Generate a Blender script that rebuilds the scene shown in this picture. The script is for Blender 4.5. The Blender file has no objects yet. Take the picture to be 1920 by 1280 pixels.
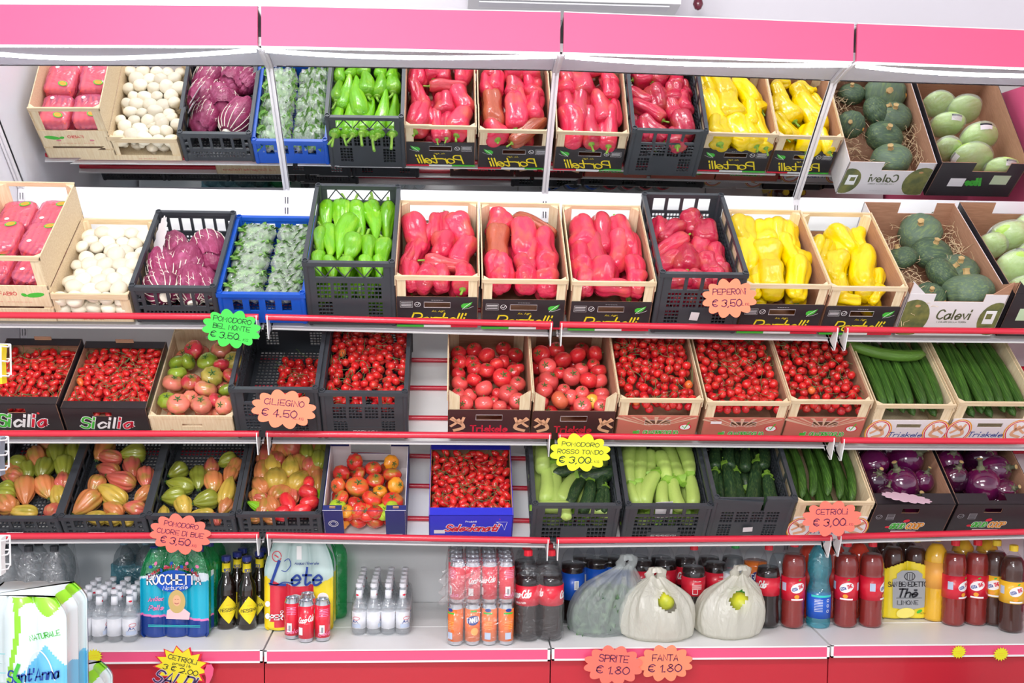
import bpy, math, random
import numpy as np
from mathutils import Vector, Matrix, Euler
S = bpy.context.scene; COL = S.collection
PI = math.pi
def srgb(r, g, b, a=1.0):
    f = lambda c: (c/255/12.92) if c/255 <= .04045 else ((c/255+.055)/1.055)**2.4
    return (f(r), f(g), f(b), a)
# ------------------------------------------------------------------ camera
C0 = np.array([.6399, -4.2645, 1.6733]); YAW, PITCH, ROLL, FPX = .056, -.0652, .0127, 2036.2
_cy, _sy, _cp, _sp = math.cos(YAW), math.sin(YAW), math.cos(PITCH), math.sin(PITCH)
FW = np.array([_sy*_cp, _cy*_cp, _sp]); RT = np.array([_cy, -_sy, 0.]); UP = np.cross(RT, FW)
RT, UP = math.cos(ROLL)*RT+math.sin(ROLL)*UP, -math.sin(ROLL)*RT+math.cos(ROLL)*UP
cd = bpy.data.cameras.new('camera'); cam = bpy.data.objects.new('camera', cd); COL.objects.link(cam)
cd.sensor_width = 36; cd.lens = FPX/1920*36; cd.clip_start = .05
cam.matrix_world = Matrix(((RT[0], UP[0], -FW[0], C0[0]), (RT[1], UP[1], -FW[1], C0[1]), (RT[2], UP[2], -FW[2], C0[2]), (0, 0, 0, 1)))
S.camera = cam
# ------------------------------------------------------------------ light
S.view_settings.view_transform = 'Standard'; S.view_settings.look = 'None'
S.view_settings.gamma = 1; S.view_settings.exposure = 0.38; S.view_settings.use_curve_mapping = False
w = bpy.data.worlds.new('world'); S.world = w; w.use_nodes = True
w.node_tree.nodes['Background'].inputs[0].default_value = (.93, .95, 1, 1)
w.node_tree.nodes['Background'].inputs[1].default_value = .95
def area(name, loc, tgt, sx, sy, power, col=(1, 1, 1)):
    l = bpy.data.lights.new(name, 'AREA'); l.shape = 'RECTANGLE'; l.size = sx; l.size_y = sy; l.energy = power; l.color = col
    o = bpy.data.objects.new(name, l); COL.objects.link(o); o.location = loc
    o.rotation_euler = (Vector(tgt)-Vector(loc)).to_track_quat('-Z', 'Y').to_euler(); return o
area('ceiling_or_fill_lamp', (-.3, -2.6, 2.93), (-.3, -1.2, .6), 1.2, .3, 30)
area('ceiling_or_fill_lamp', (1.6, -2.6, 2.93), (1.6, -1.2, .6), 1.2, .3, 12)
area('ceiling_or_fill_lamp', (.6, -4.6, 2.93), (.8, -.5, 1.0), 1.2, .6, 30)
area('ceiling_or_fill_lamp', (-.2, -6.8, 2.93), (.6, -.3, .6), 1.6, .6, 110)  # added fill lamp, unseen; brightens the back panels under the shelves
# ------------------------------------------------------------------ projection helpers
def ray(x, y): return FW+RT*(x-960)/FPX+UP*(640-y)/FPX
def onY(x, y, Y): d = ray(x, y); return C0+d*(Y-C0[1])/d[1]
def onZ(x, y, Z): d = ray(x, y); return C0+d*(Z-C0[2])/d[2]
def onP(x, y, P, n): d = ray(x, y); return C0+d*(((P-C0)@n)/(d@n))
def ppm(P): return FPX/((np.array(P)-C0)@FW)
TH = .66; YR = -.548
EA = np.array([0, math.cos(TH), math.sin(TH)]); EB = np.array([0, -math.sin(TH), math.cos(TH)])
RAILPX = {1: [(-60, 590), (490, 594), (1045, 608), (1580, 617), (2100, 622)], 2: [(-60, 812), (490, 813), (1045, 817), (1575, 823), (2100, 826)], 3: [(-60, 1005), (490, 1003), (1035, 1013), (1560, 1008), (2100, 994)]}
RAIL = {k: [onY(x, y, YR) for x, y in v] for k, v in RAILPX.items()}
def zr(k, X): return float(np.interp(X, [p[0] for p in RAIL[k]], [p[2] for p in RAIL[k]]))
ZD = .3535                                    # top of the base deck
# ------------------------------------------------------------------ materials
MATS = {}
def mat(name, col=(.8, .8, .8, 1), rough=.5, spec=.5, metal=0, coat=0, emis=None, es=0, noise=None, bump=None, trans=0, sss=0):
    if name in MATS: return MATS[name]
    m = bpy.data.materials.new(name); m.use_nodes = True; nt = m.node_tree; p = nt.nodes['Principled BSDF']
    p.inputs['Base Color'].default_value = col; p.inputs['Roughness'].default_value = rough
    p.inputs['Specular IOR Level'].default_value = spec; p.inputs['Metallic'].default_value = metal
    p.inputs['Coat Weight'].default_value = coat; p.inputs['Coat Roughness'].default_value = .08
    p.inputs['Transmission Weight'].default_value = trans
    if emis: p.inputs['Emission Color'].default_value = emis; p.inputs['Emission Strength'].default_value = es
    if noise:                                 # (scale, colour 2, stretch xyz)
        tc = nt.nodes.new('ShaderNodeTexCoord'); mp = nt.nodes.new('ShaderNodeMapping'); nz = nt.nodes.new('ShaderNodeTexNoise')
        cr = nt.nodes.new('ShaderNodeValToRGB'); mp.inputs['Scale'].default_value = noise[2]; nz.inputs['Scale'].default_value = noise[0]
        nz.inputs['Detail'].default_value = 5
        nt.links.new(tc.outputs['Object'], mp.inputs[0]); nt.links.new(mp.outputs[0], nz.inputs[0]); nt.links.new(nz.outputs[0], cr.inputs[0])
        cr.color_ramp.elements[0].position = .35; cr.color_ramp.elements[1].position = .65
        cr.color_ramp.elements[0].color = col; cr.color_ramp.elements[1].color = noise[1]
        nt.links.new(cr.outputs[0], p.inputs['Base Color'])
    if bump:
        tc = nt.nodes.new('ShaderNodeTexCoord'); nz = nt.nodes.new('ShaderNodeTexNoise'); nz.inputs['Scale'].default_value = bump[0]; nz.inputs['Detail'].default_value = 4
        bp = nt.nodes.new('ShaderNodeBump'); bp.inputs['Strength'].default_value = bump[1]; bp.inputs['Distance'].default_value = .01
        nt.links.new(tc.outputs['Object'], nz.inputs[0]); nt.links.new(nz.outputs[0], bp.inputs['Height']); nt.links.new(bp.outputs[0], p.inputs['Normal'])
    MATS[name] = m; return m
def skin(name, blend=None, amt=.5, scale=2.2, rough=.22, stripes=0, bump=0, coat=.3, sc3=(1, 1, 1)):
    """Vegetable skin: the object's own colour, patched with a second colour in a noise or rib pattern."""
    m = bpy.data.materials.new(name); m.use_nodes = True; nt = m.node_tree; N = nt.nodes.new; L = nt.links.new; p = nt.nodes['Principled BSDF']
    oi = N('ShaderNodeObjectInfo'); tc = N('ShaderNodeTexCoord'); mp = N('ShaderNodeMapping'); mp.inputs['Scale'].default_value = sc3
    ad = N('ShaderNodeVectorMath'); ad.operation = 'ADD'; sm = N('ShaderNodeMath'); sm.operation = 'MULTIPLY'; sm.inputs[1].default_value = 37
    L(oi.outputs['Random'], sm.inputs[0]); L(tc.outputs['Generated'], mp.inputs[0]); L(mp.outputs[0], ad.inputs[0]); L(sm.outputs[0], ad.inputs[1])
    nz = N('ShaderNodeTexNoise'); nz.inputs['Scale'].default_value = scale; nz.inputs['Detail'].default_value = 3; L(ad.outputs[0], nz.inputs[0])
    cr = N('ShaderNodeValToRGB'); cr.color_ramp.elements[0].position = .48; cr.color_ramp.elements[1].position = .72; L(nz.outputs[0], cr.inputs[0])
    mu = N('ShaderNodeMath'); mu.operation = 'MULTIPLY'; mu.inputs[1].default_value = amt; L(cr.outputs[0], mu.inputs[0])
    mx = N('ShaderNodeMix'); mx.data_type = 'RGBA'; L(mu.outputs[0], mx.inputs[0]); L(oi.outputs['Color'], mx.inputs[6]); mx.inputs[7].default_value = blend or (1, 1, 1, 1)
    hs = N('ShaderNodeHueSaturation'); mr = N('ShaderNodeMapRange'); mr.inputs[3].default_value = .82; mr.inputs[4].default_value = 1.15
    L(oi.outputs['Random'], mr.inputs[0]); L(mr.outputs[0], hs.inputs['Value']); L(mx.outputs[2], hs.inputs['Color']); L(hs.outputs[0], p.inputs['Base Color'])
    p.inputs['Roughness'].default_value = rough; p.inputs['Coat Weight'].default_value = coat; p.inputs['Coat Roughness'].default_value = .12
    if bump:
        b2 = N('ShaderNodeBump'); b2.inputs['Strength'].default_value = bump; b2.inputs['Distance'].default_value = .004
        n2 = N('ShaderNodeTexNoise'); n2.inputs['Scale'].default_value = 9; L(ad.outputs[0], n2.inputs[0]); L(n2.outputs[0], b2.inputs['Height']); L(b2.outputs[0], p.inputs['Normal'])
    MATS[name] = m; return m
def film(name, tint=(1, 1, 1, 1), haze=.1, gloss=.14, rough=.12, bump=.6, scale=30, dcol=(.95, .96, 1, 1)):
    """Clear crinkled plastic: mostly see-through, with glints and a little milkiness."""
    m = bpy.data.materials.new(name); m.use_nodes = True; nt = m.node_tree; nt.nodes.clear(); N = nt.nodes.new; L = nt.links.new
    out = N('ShaderNodeOutputMaterial'); tr = N('ShaderNodeBsdfTransparent'); tr.inputs[0].default_value = tint
    df = N('ShaderNodeBsdfDiffuse'); df.inputs[0].default_value = dcol; gl = N('ShaderNodeBsdfGlossy'); gl.inputs['Roughness'].default_value = rough
    m1 = N('ShaderNodeMixShader'); m1.inputs[0].default_value = haze; L(tr.outputs[0], m1.inputs[1]); L(df.outputs[0], m1.inputs[2])
    fr = N('ShaderNodeLayerWeight'); fr.inputs[0].default_value = .5; pw = N('ShaderNodeMath'); pw.operation = 'POWER'; pw.inputs[1].default_value = 5; L(fr.outputs['Facing'], pw.inputs[0]); ma = N('ShaderNodeMath'); ma.operation = 'MULTIPLY_ADD'; ma.inputs[1].default_value = .5; ma.inputs[2].default_value = gloss*.6; ma.use_clamp = True
    L(pw.outputs[0], ma.inputs[0]); m2 = N('ShaderNodeMixShader'); L(ma.outputs[0], m2.inputs[0]); L(m1.outputs[0], m2.inputs[1]); L(gl.outputs[0], m2.inputs[2]); L(m2.outputs[0], out.inputs[0])
    if bump:
        tc = N('ShaderNodeTexCoord'); nz = N('ShaderNodeTexNoise'); nz.inputs['Scale'].default_value = scale; nz.inputs['Detail'].default_value = 2; nz.inputs['Distortion'].default_value = 1.5
        bp = N('ShaderNodeBump'); bp.inputs['Strength'].default_value = bump; bp.inputs['Distance'].default_value = .02
        L(tc.outputs['Object'], nz.inputs[0]); L(nz.outputs[0], bp.inputs['Height']); L(bp.outputs[0], gl.inputs['Normal']); L(bp.outputs[0], df.inputs['Normal']); L(bp.outputs[0], fr.inputs['Normal'])
    MATS[name] = m; return m
M_white = mat('white_enamel', srgb(240, 240, 240), .35)
M_wall = mat('wall_paint', srgb(236, 232, 238), .8)
M_back = mat('back_panel_enamel', srgb(238, 240, 242), .4)
M_lip = mat('shaded_white_enamel', srgb(168, 164, 170), .45)  # shelf lip: white enamel greyed, LED shadow put into its colour
M_red = mat('red_enamel', srgb(214, 38, 62), .28, coat=.4)
M_rod = mat('dark_red_rod', srgb(196, 22, 50), .3, coat=.3)
M_fascia = mat('pink_red_fascia', srgb(236, 100, 142), .5, spec=.3)
M_kick = mat('red_plinth', srgb(192, 36, 52), .35, coat=.2)
M_strip = mat('pink_edge_strip', srgb(232, 84, 128), .35, coat=.3)
M_blk = mat('black_plastic', srgb(58, 62, 68), .42)
M_blk2 = mat('black_card', srgb(42, 38, 42), .4)
M_wood = mat('poplar_wood', srgb(232, 210, 176), .6, noise=(6, srgb(218, 192, 152), (2, 30, 30)))
M_wood2 = mat('poplar_wood_pale', srgb(240, 222, 188), .6, noise=(6, srgb(228, 204, 164), (30, 30, 3)))
M_card = mat('brown_cardboard', srgb(186, 140, 112), .8, noise=(8, srgb(172, 126, 98), (3, 3, 30)))
M_wcard = mat('white_cardboard', srgb(232, 226, 228), .6)
M_blue = mat('blue_plastic', srgb(20, 84, 190), .35)
M_black = mat('black_ink', srgb(30, 30, 40), .6)
M_inkp = mat('purple_ink', srgb(104, 36, 76), .6); M_inkg = mat('dark_green_ink', srgb(6, 62, 30), .6)
M_wprint = mat('white_print', srgb(245, 245, 245), .5); M_yprint = mat('yellow_print', srgb(250, 225, 40), .5)
M_gprint = mat('green_print', srgb(70, 190, 60), .5); M_rprint = mat('red_print', srgb(220, 30, 60), .5)
M_bprint = mat('blue_print', srgb(20, 60, 150), .5); M_gyprint = mat('grey_print', srgb(150, 150, 155), .5)
M_pprint = mat('pink_print', srgb(245, 130, 180), .5); M_skinp = mat('skin_tone_print', srgb(235, 180, 140), .5)
M_film = film('clear_wrap', haze=.05, gloss=.12); M_film2 = film('clear_bag', haze=.27, gloss=.10, rough=.2, scale=26, bump=.5, dcol=(.93, 1, .93, 1))
M_pet = film('clear_bottle', tint=(.97, .98, .99, 1), haze=.005, gloss=.02, bump=.2, scale=40)
# ------------------------------------------------------------------ mesh builder
class B:
    def __init__(s): s.v = []; s.f = []; s.m = []; s.mi = 0
    def add(s, vs, fs):
        n = len(s.v); s.v += [tuple(float(c) for c in p) for p in vs]; s.f += [tuple(i+n for i in f) for f in fs]; s.m += [s.mi]*len(fs); return s
    def box(s, x0, y0, z0, x1, y1, z1, M=None):
        vs = [Vector((x, y, z)) for z in (z0, z1) for y in (y0, y1) for x in (x0, x1)]
        if M: vs = [M @ v for v in vs]
        return s.add(vs, [(0, 2, 3, 1), (4, 5, 7, 6), (0, 1, 5, 4), (2, 6, 7, 3), (0, 4, 6, 2), (1, 3, 7, 5)])
    def tube(s, pts, r, n=8, caps=True, closed=False):
        pts = [Vector(p) for p in pts]; k = len(pts); rs = r if hasattr(r, '__len__') else [r]*k; vs = []; fs = []; up = None
        for i, p in enumerate(pts):
            d = (pts[min(i+1, k-1)]-pts[max(i-1, 0)]) if not closed else (pts[(i+1) % k]-pts[i-1])
            d.normalize()
            if up is None: up = Vector((0, 0, 1)) if abs(d.z) < .9 else Vector((1, 0, 0))
            a = d.cross(up); a = a.normalized() if a.length > 1e-6 else d.orthogonal().normalized(); b = d.cross(a); up = -b if False else up
            for j in range(n): t = 2*PI*j/n; vs.append(p+(a*math.cos(t)+b*math.sin(t))*rs[i])
        for i in range(k if closed else k-1):
            for j in range(n): a0 = i*n+j; a1 = i*n+(j+1) % n; b0 = ((i+1) % k)*n+j; b1 = ((i+1) % k)*n+(j+1) % n; fs.append((a0, a1, b1, b0))
        if caps and not closed: fs += [tuple(range(n-1, -1, -1)), tuple(range((k-1)*n, k*n))]
        return s.add(vs, fs)
    def lathe(s, prof, n=20, c=(0, 0, 0), mod=None, sx=1, sy=1):
        vs = []; fs = []; k = len(prof)
        for i, (r, z) in enumerate(prof):
            for j in range(n):
                t = 2*PI*j/n; q = r*(mod(t, i/(k-1)) if mod else 1); vs.append((c[0]+q*math.cos(t)*sx, c[1]+q*math.sin(t)*sy, c[2]+z))
        for i in range(k-1):
            for j in range(n): a = i*n+j; b = i*n+(j+1) % n; fs.append((a, b, b+n, a+n))
        if prof[0][0] > 1e-5: fs.append(tuple(range(n-1, -1, -1)))
        if prof[-1][0] > 1e-5: fs.append(tuple(range((k-1)*n, k*n)))
        return s.add(vs, fs)
    def prism(s, pts, M, t):                  # pts: 2-D outline; M maps (u, v, w); thickness t along w
        n = len(pts); vs = [M(u, v, 0) for u, v in pts]+[M(u, v, t) for u, v in pts]
        return s.add(vs, [tuple(range(n-1, -1, -1)), tuple(range(n, 2*n))]+[(i, (i+1) % n, n+(i+1) % n, n+i) for i in range(n)])
    def plate(s, u0, u1, v0, v1, t, holes, M):
        us = sorted({u0, u1}|{round(h[0], 5) for h in holes}|{round(h[1], 5) for h in holes}); vs_ = sorted({v0, v1}|{round(h[2], 5) for h in holes}|{round(h[3], 5) for h in holes})
        nu, nv = len(us)-1, len(vs_)-1; full = np.ones((nu+2, nv+2), bool); full[0] = full[-1] = False; full[:, 0] = full[:, -1] = False
        ua = np.array([(us[i]+us[i+1])/2 for i in range(nu)]); va = np.array([(vs_[i]+vs_[i+1])/2 for i in range(nv)])
        for h in holes: full[1:-1, 1:-1][np.ix_((ua > h[0]) & (ua < h[1]), (va > h[2]) & (va < h[3]))] = False
        def q(a): s.add([M(*p) for p in a], [(0, 1, 2, 3)])
        for i in range(nu):
            j = 0
            while j < nv:
                if not full[i+1, j+1]: j += 1; continue
                k = j
                while k+1 < nv and full[i+1, k+2]: k += 1
                a, b, c, d = us[i], us[i+1], vs_[j], vs_[k+1]
                q([(a, c, 0), (b, c, 0), (b, d, 0), (a, d, 0)]); q([(a, c, t), (a, d, t), (b, d, t), (b, c, t)])
                q([(a, c, 0), (a, c, t), (b, c, t), (b, c, 0)]); q([(a, d, 0), (b, d, 0), (b, d, t), (a, d, t)])
                for jj in range(j, k+1):
                    c2, d2 = vs_[jj], vs_[jj+1]
                    if not full[i, jj+1]: q([(a, c2, 0), (a, d2, 0), (a, d2, t), (a, c2, t)])
                    if not full[i+2, jj+1]: q([(b, c2, 0), (b, c2, t), (b, d2, t), (b, d2, 0)])
                j = k+1
        return s
    def obj(s, name, m=None, parent=None, smooth=False):
        me = bpy.data.meshes.new(name); me.from_pydata(s.v, [], s.f)
        for x in (m if isinstance(m, (list, tuple)) else [m]): me.materials.append(x)
        if any(s.m): me.polygons.foreach_set('material_index', s.m)
        if smooth:
            me.polygons.foreach_set('use_smooth', [True]*len(me.polygons))
            if smooth != 'all':
                try: me.set_sharp_from_angle(angle=math.radians(40))
                except Exception: pass
        me.update(); o = bpy.data.objects.new(name, me); COL.objects.link(o)
        if parent: o.parent = parent
        return o
def tag(o, label=None, cat=None, group=None, kind=None):
    if label: o['label'] = label
    if cat: o['category'] = cat
    if group: o['group'] = group
    if kind: o['kind'] = kind
    return o
def empty(name, M=None, loc=None):
    o = bpy.data.objects.new(name, None); o.empty_display_size = .05; COL.objects.link(o)
    if M is not None: o.matrix_world = M
    if loc is not None: o.location = loc
    return o
KIDS = {}
def copy_tree(o, parent=None):
    c = o.copy(); COL.objects.link(c)
    if parent: c.parent = parent
    for ch in [k for k in o.children]: copy_tree(ch, c)
    return c
def box(name, a, b, m, parent=None): return B().box(*a, *b).obj(name, m, parent)
XZ = lambda u, v, w: (u, w, v)               # a plate facing the viewer
# ------------------------------------------------------------------ stroke lettering
F = dict(A='023962 1454', B='0209 ~0949586606 ~0656645202', C='~68491805134263', D='0209 ~094968643202', E='69090262 0555', F='690902 0555', G='~68491805134263 636545',
 H='0902 6962 0565', I='2922', J='~6964423204', K='0902 690562', L='090262', M='0209356962', N='02096269', O='~39070432646739', P='0209 ~0949686605', Q='~39070432646739 4462',
 R='0209 ~0949686605 2562', S='~68491907165564522203', T='0969 3932', U='~0904123253646969', V='093269', W='0912355269', X='0962 6902', Y='093569 3532', Z='09690262',
 a='~55361504123254 565263', b='0902 ~053654533202', c='~55361504123253', d='~55361504123254 5952', e='~045455361504123253', f='~69493722 1656', g='~55361504123254 ~56513010', h='0902 ~0536555452',
 i='2622 2829', k='0902 5604 1552', l='2922', m='0602 ~05263532 ~35566562', n='0602 ~0536555452', o='~36050332535536', p='0600 ~053654533202', q='~55361504123254 5650', r='0602 ~052656',
 s='~55361524445332 3203', t='~29233253 0656', u='~0603124254 5652', v='063256', w='0612355256', y='063256 ~325410', z='06560252', x='0652 5602', j='~26211000 2829')
F.update({'0': '~39070432646739', '1': '173932', '2': '~08396875 7502 0262', '3': '~0839685546 ~46643203', '4': '490464 4942', '5': '690905 ~0546645203', '6': '~5917041332534515', '7': '096922',
 '8': '~391836643204365839', '9': '~67451618496742', '€': '~68491805134263 0747 0444', '.': '2232', ',': '2211', "'": '2927', '-': '0545', ' ': '', 'è': '~045455361504123253 1838', '!': '2924 2223', '&': '~6218394916034264'})
def catmull(p, n=5):
    if len(p) < 3: return p
    q = [p[0]]+p+[p[-1]] if (p[0] != p[-1]) else [p[-2]]+p+[p[1]]; out = []
    for i in range(1, len(q)-2):
        a, b, c, d = [np.array(x, float) for x in q[i-1:i+3]]
        for k in range(n): t = k/n; out.append(tuple(.5*((2*b)+(-a+c)*t+(2*a-5*b+4*c-d)*t*t+(-a+3*b-3*c+d)*t**3)))
    return out+[p[-1]]
def strokes(txt, gap=1.9, rnd=0, seed=0):
    R = random.Random(seed); x = 0; out = []
    for ch in txt:
        if ch == ' ': x += 4; continue
        g = F.get(ch, ''); w_ = 0; dx = R.uniform(-rnd, rnd); dy = R.uniform(-rnd, rnd)
        pts_all = []
        for st in g.split():
            sm = st[0] == '~'; st = st.lstrip('~'); p = [(int(st[i]), int(st[i+1])-2) for i in range(0, len(st)-1, 2)]
            pts_all.append((sm, p)); w_ = max([w_]+[q[0] for q in p])
        x0 = min([q[0] for _, p in pts_all for q in p] or [0])
        for sm, p in pts_all:
            p = [(q[0]-x0+x+dx, q[1]+dy) for q in p]; out.append(catmull(p) if sm else p)
        x += max(w_-x0, 1.1)+gap
    return out, x-gap
def ribbon(b, p, wd, M, w):
    if getattr(M, 'curved', False):
        q = [p[0]]
        for a, c in zip(p[:-1], p[1:]): n = max(1, int(math.hypot(c[0]-a[0], c[1]-a[1])/.004)); q += [(a[0]+(c[0]-a[0])*z/n, a[1]+(c[1]-a[1])*z/n) for z in range(1, n+1)]
        p = q
    p = [np.array(q, float) for q in p]; k = len(p); L_ = []; R_ = []
    for i in range(k):
        d = p[min(i+1, k-1)]-p[max(i-1, 0)]; n = np.linalg.norm(d); d = d/n if n > 0 else np.array([1., 0])
        e = 0
        if i == 0: e = -wd*.5
        if i == k-1: e = wd*.5
        nn = np.array([-d[1], d[0]])*wd/2; L_.append(p[i]+nn+d*e); R_.append(p[i]-nn+d*e)
    b.add([M(a[0], a[1], w) for a in L_]+[M(a[0], a[1], w) for a in R_], [(i, i+1, k+i+1, k+i) for i in range(k-1)])
def text(txt, parent, m, M, cx, cy, h, pen=.15, width=None, shear=0, rot=0, w=-.0006, name='lettering', rnd=0, gap=1.9, outline=None, wb=0):
    """Lettering drawn as flat ink strokes centred on (cx, cy) of the surface M(u, v, w). h = capital height."""
    st, tw = strokes(txt, gap, rnd, len(txt)); sc = h/7; sx = (width/(tw*sc)) if width else 1; c, s_ = math.cos(rot), math.sin(rot); b = B()
    for layer in ((1, 0) if outline else (0,)):
        b.mi = layer
        for p in st:
            q = []
            for x, y in p:
                u = (x-tw/2)*sc*sx+shear*(y-3.5)*sc; v = (y-3.5)*sc; q.append((cx+u*c-v*s_, cy+u*s_+v*c))
            ribbon(b, q, h*pen*(1+layer*.55), M, w if not layer else w*.45)
    return b.obj(name, [m, outline] if outline else m, parent)
def shape(pts, parent, m, M, name, w=-.0005):
    if getattr(M, 'curved', False):                # follow the cylinder in narrow vertical slices
        b = B(); u0, u1 = min(p[0] for p in pts), max(p[0] for p in pts); n = max(4, int((u1-u0)/.003)); pr = None; P = pts+[pts[0]]
        for k in range(n+1):
            u = u0+(u1-u0)*(.001+.998*k/n); vs = [a[1]+(c[1]-a[1])*(u-a[0])/(c[0]-a[0]) for a, c in zip(P[:-1], P[1:]) if (a[0]-u)*(c[0]-u) <= 0 and a[0] != c[0]]
            if len(vs) < 2: continue
            cu = (u, min(vs), max(vs))
            if pr: b.add([M(pr[0], pr[1], w), M(cu[0], cu[1], w), M(cu[0], cu[2], w), M(pr[0], pr[2], w)], [(0, 1, 2, 3)])
            pr = cu
        return b.obj(name, m, parent)
    return B().add([M(u, v, w) for u, v in pts], [tuple(range(len(pts)))]).obj(name, m, parent)
def ell(cx, cy, rx, ry, n=24, rot=0):
    return [(cx+rx*math.cos(t)*math.cos(rot)-ry*math.sin(t)*math.sin(rot), cy+rx*math.cos(t)*math.sin(rot)+ry*math.sin(t)*math.cos(rot)) for t in [2*PI*i/n for i in range(n)]]
def rect(x0, x1, y0, y1): return [(x0, y0), (x1, y0), (x1, y1), (x0, y1)]
# ================================================================== SETTING
st = lambda n, a, b, m: tag(box(n, a, b, m), kind='structure')
st('floor', (-5, -8, -.1), (7, .25, 0), mat('floor_tile', srgb(200, 196, 190), .4))
st('wall_back', (-5, .06, 0), (7, .25, 3.0), M_wall)
st('ceiling', (-5, -8, 3.0), (7, .25, 3.1), M_wall)
BX = [-1, 0, 1, 2, 3]
BN = ['first bay from the left', 'second bay from the left', 'third bay from the left', 'rightmost bay']
def topz(px, Y): return float(onY(px[0], px[1], Y)[2])
FZ = [(2.510, 2.382), (2.529, 2.401), (2.535, 2.404), (2.522, 2.397), (2.51, 2.385)]
MZ = [(1.971, 2.351), (1.981, 2.371), (1.985, 2.378), (1.977, 2.365), (1.975, 2.36)]
M_mirror = mat('mirror_glass', (.93, .95, .96, 1), .015, metal=1)
M_led = mat('led_glow', (1, 1, 1, 1), emis=(.96, .97, 1, 1), es=26)
M_tape = mat('led_tape', srgb(235, 235, 238), .4)
M_under = mat('canopy_lining', srgb(190, 192, 206), .5)
def quadslab(b, P, t):                         # P: 4 corners; t: thickness vector
    b.add([*P]+[tuple(np.array(p)+np.array(t)) for p in P], [(0, 1, 2, 3), (7, 6, 5, 4), (0, 4, 5, 1), (1, 5, 6, 2), (2, 6, 7, 3), (3, 7, 4, 0)])
for i in range(4):
    x0, x1 = BX[i], BX[i+1]; g = .006; a, b_ = x0+g, x1-g
    # fascia (with cheek plates and lining)
    r = empty('canopy', loc=((x0+x1)/2, -.3, 2.4)); tag(r, 'pink canopy fascia over the '+BN[i]+' of the display', 'canopy', 'canopy panels along the top')
    r.location = (0, 0, 0)
    f = B(); quadslab(f, [(a, -.59, FZ[i][1]), (b_, -.59, FZ[i+1][1]), (b_, -.59, FZ[i+1][0]), (a, -.59, FZ[i][0])], (0, .012, 0)); f.obj('fascia_panel', M_fascia, r)
    t_ = B()
    quadslab(t_, [(a, -.592, FZ[i][1]-.003), (b_, -.592, FZ[i+1][1]-.003), (b_, -.592, FZ[i+1][1]), (a, -.592, FZ[i][1])], (0, .03, 0))
    quadslab(t_, [(a, -.592, FZ[i][0]), (b_, -.592, FZ[i+1][0]), (b_, -.592, FZ[i+1][0]+.003), (a, -.592, FZ[i][0]+.003)], (0, .03, 0)); t_.obj('edge_trim', M_white, r)
    u_ = B(); quadslab(u_, [(x0+.013, -.565, FZ[i][1]+.016), (x1-.013, -.565, FZ[i+1][1]+.016), (x1-.013, -.394, MZ[i+1][1]+.003), (x0+.013, -.394, MZ[i][1]+.003)], (0, 0, .008)); u_.obj('lining', M_under, r)
    tp = B(); quadslab(tp, [(a, -.578, FZ[i][0]-.01), (b_, -.578, FZ[i+1][0]-.01), (b_, -.02, FZ[i+1][0]-.1), (a, -.02, FZ[i][0]-.1)], (0, 0, .006)); tp.obj('top_panel', M_white, r)
    # LED strip that sags between its clips
    r = empty('led_strip'); tag(r, 'glowing white LED strip sagging under the canopy of the '+BN[i], 'light', 'LED strips under the canopy')
    pts = []; n = 24
    sag = [.028, .014, .012, .016][i]
    for k in range(n+1):
        t = k/n; pts.append((x0+.015+t*(.97), -.563, FZ[i][1]+(FZ[i+1][1]-FZ[i][1])*t-.010-sag*4*t*(1-t)*(1.3-.6*t)))
    B().tube(pts, .0055, 8).obj('glow_tube', M_led, r, True)
    tb = B(); tb.tube([(p[0], p[1]+.006, p[2]+.004) for p in pts], .006, 6).obj('backing_tape', M_tape, r, True)
    dd = B()
    for k in range(110):
        X = a+.008+k*(b_-a-.016)/109; Z = FZ[i][1]+(FZ[i+1][1]-FZ[i][1])*(X-x0)-.005; dd.box(X-.002, -.592, Z-.0022, X+.002, -.588, Z+.0022)
    dd.obj('bead_line', M_tape, r)
    # mirror
    m_ = B(); quadslab(m_, [(x0+.0125, 0, MZ[i][0]), (x1-.0125, 0, MZ[i+1][0]), (x1-.0125, -.3875, MZ[i+1][1]), (x0+.0125, -.3875, MZ[i][1])], (0, .004, .004))
    o = m_.obj('tilted_mirror', M_mirror); tag(o, 'tilted mirror above the top shelf of the '+BN[i], 'mirror', 'mirrors along the top')
    # back panel, deck, plinth
    o = box('back_panel', (x0+.012, .0, .35), (x1-.012, .02, MZ[i][0]), M_back); tag(o, 'white metal back panel of the '+BN[i], 'panel', 'back panels')
    zd = [ZD-.001, ZD-.003, ZD-.001, ZD+.002][i]
    r = empty('base_shelf', loc=(0, 0, 0)); tag(r, 'white bottom shelf with pink front edge, '+BN[i], 'shelf', 'bottom shelves')
    d = B(); d.box(x0+.003, -.53, zd-.03, x1-.003, -.004, zd); d.box(x0+.003, -.30, zd, x1-.003, -.297, zd+.0012); d.obj('shelf_plate', M_white, r)
    box('edge_strip', (x0+.012, -.538, zd-.040), (x1-.012, -.530, zd-.004), M_strip, r)
    e = B(); e.box(x0+.003, -.541, zd-.046, x1-.003, -.53, zd-.040); e.box(x0+.003, -.541, zd-.004, x1-.003, -.53, zd+.001); e.box(x0+.003, -.541, zd-.046, x0+.012, -.53, zd); e.box(x1-.012, -.541, zd-.046, x1-.003, -.53, zd); e.obj('edge_frame', M_white, r)
    o = box('plinth_panel', (x0+.002, -.52, 0.0), (x1-.002, -.505, zd-.031), M_kick); tag(o, 'red plinth panel under the bottom shelf, '+BN[i], 'panel', 'plinth panels')
    RN = {1: 'top', 2: 'middle', 3: 'lower'}
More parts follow.
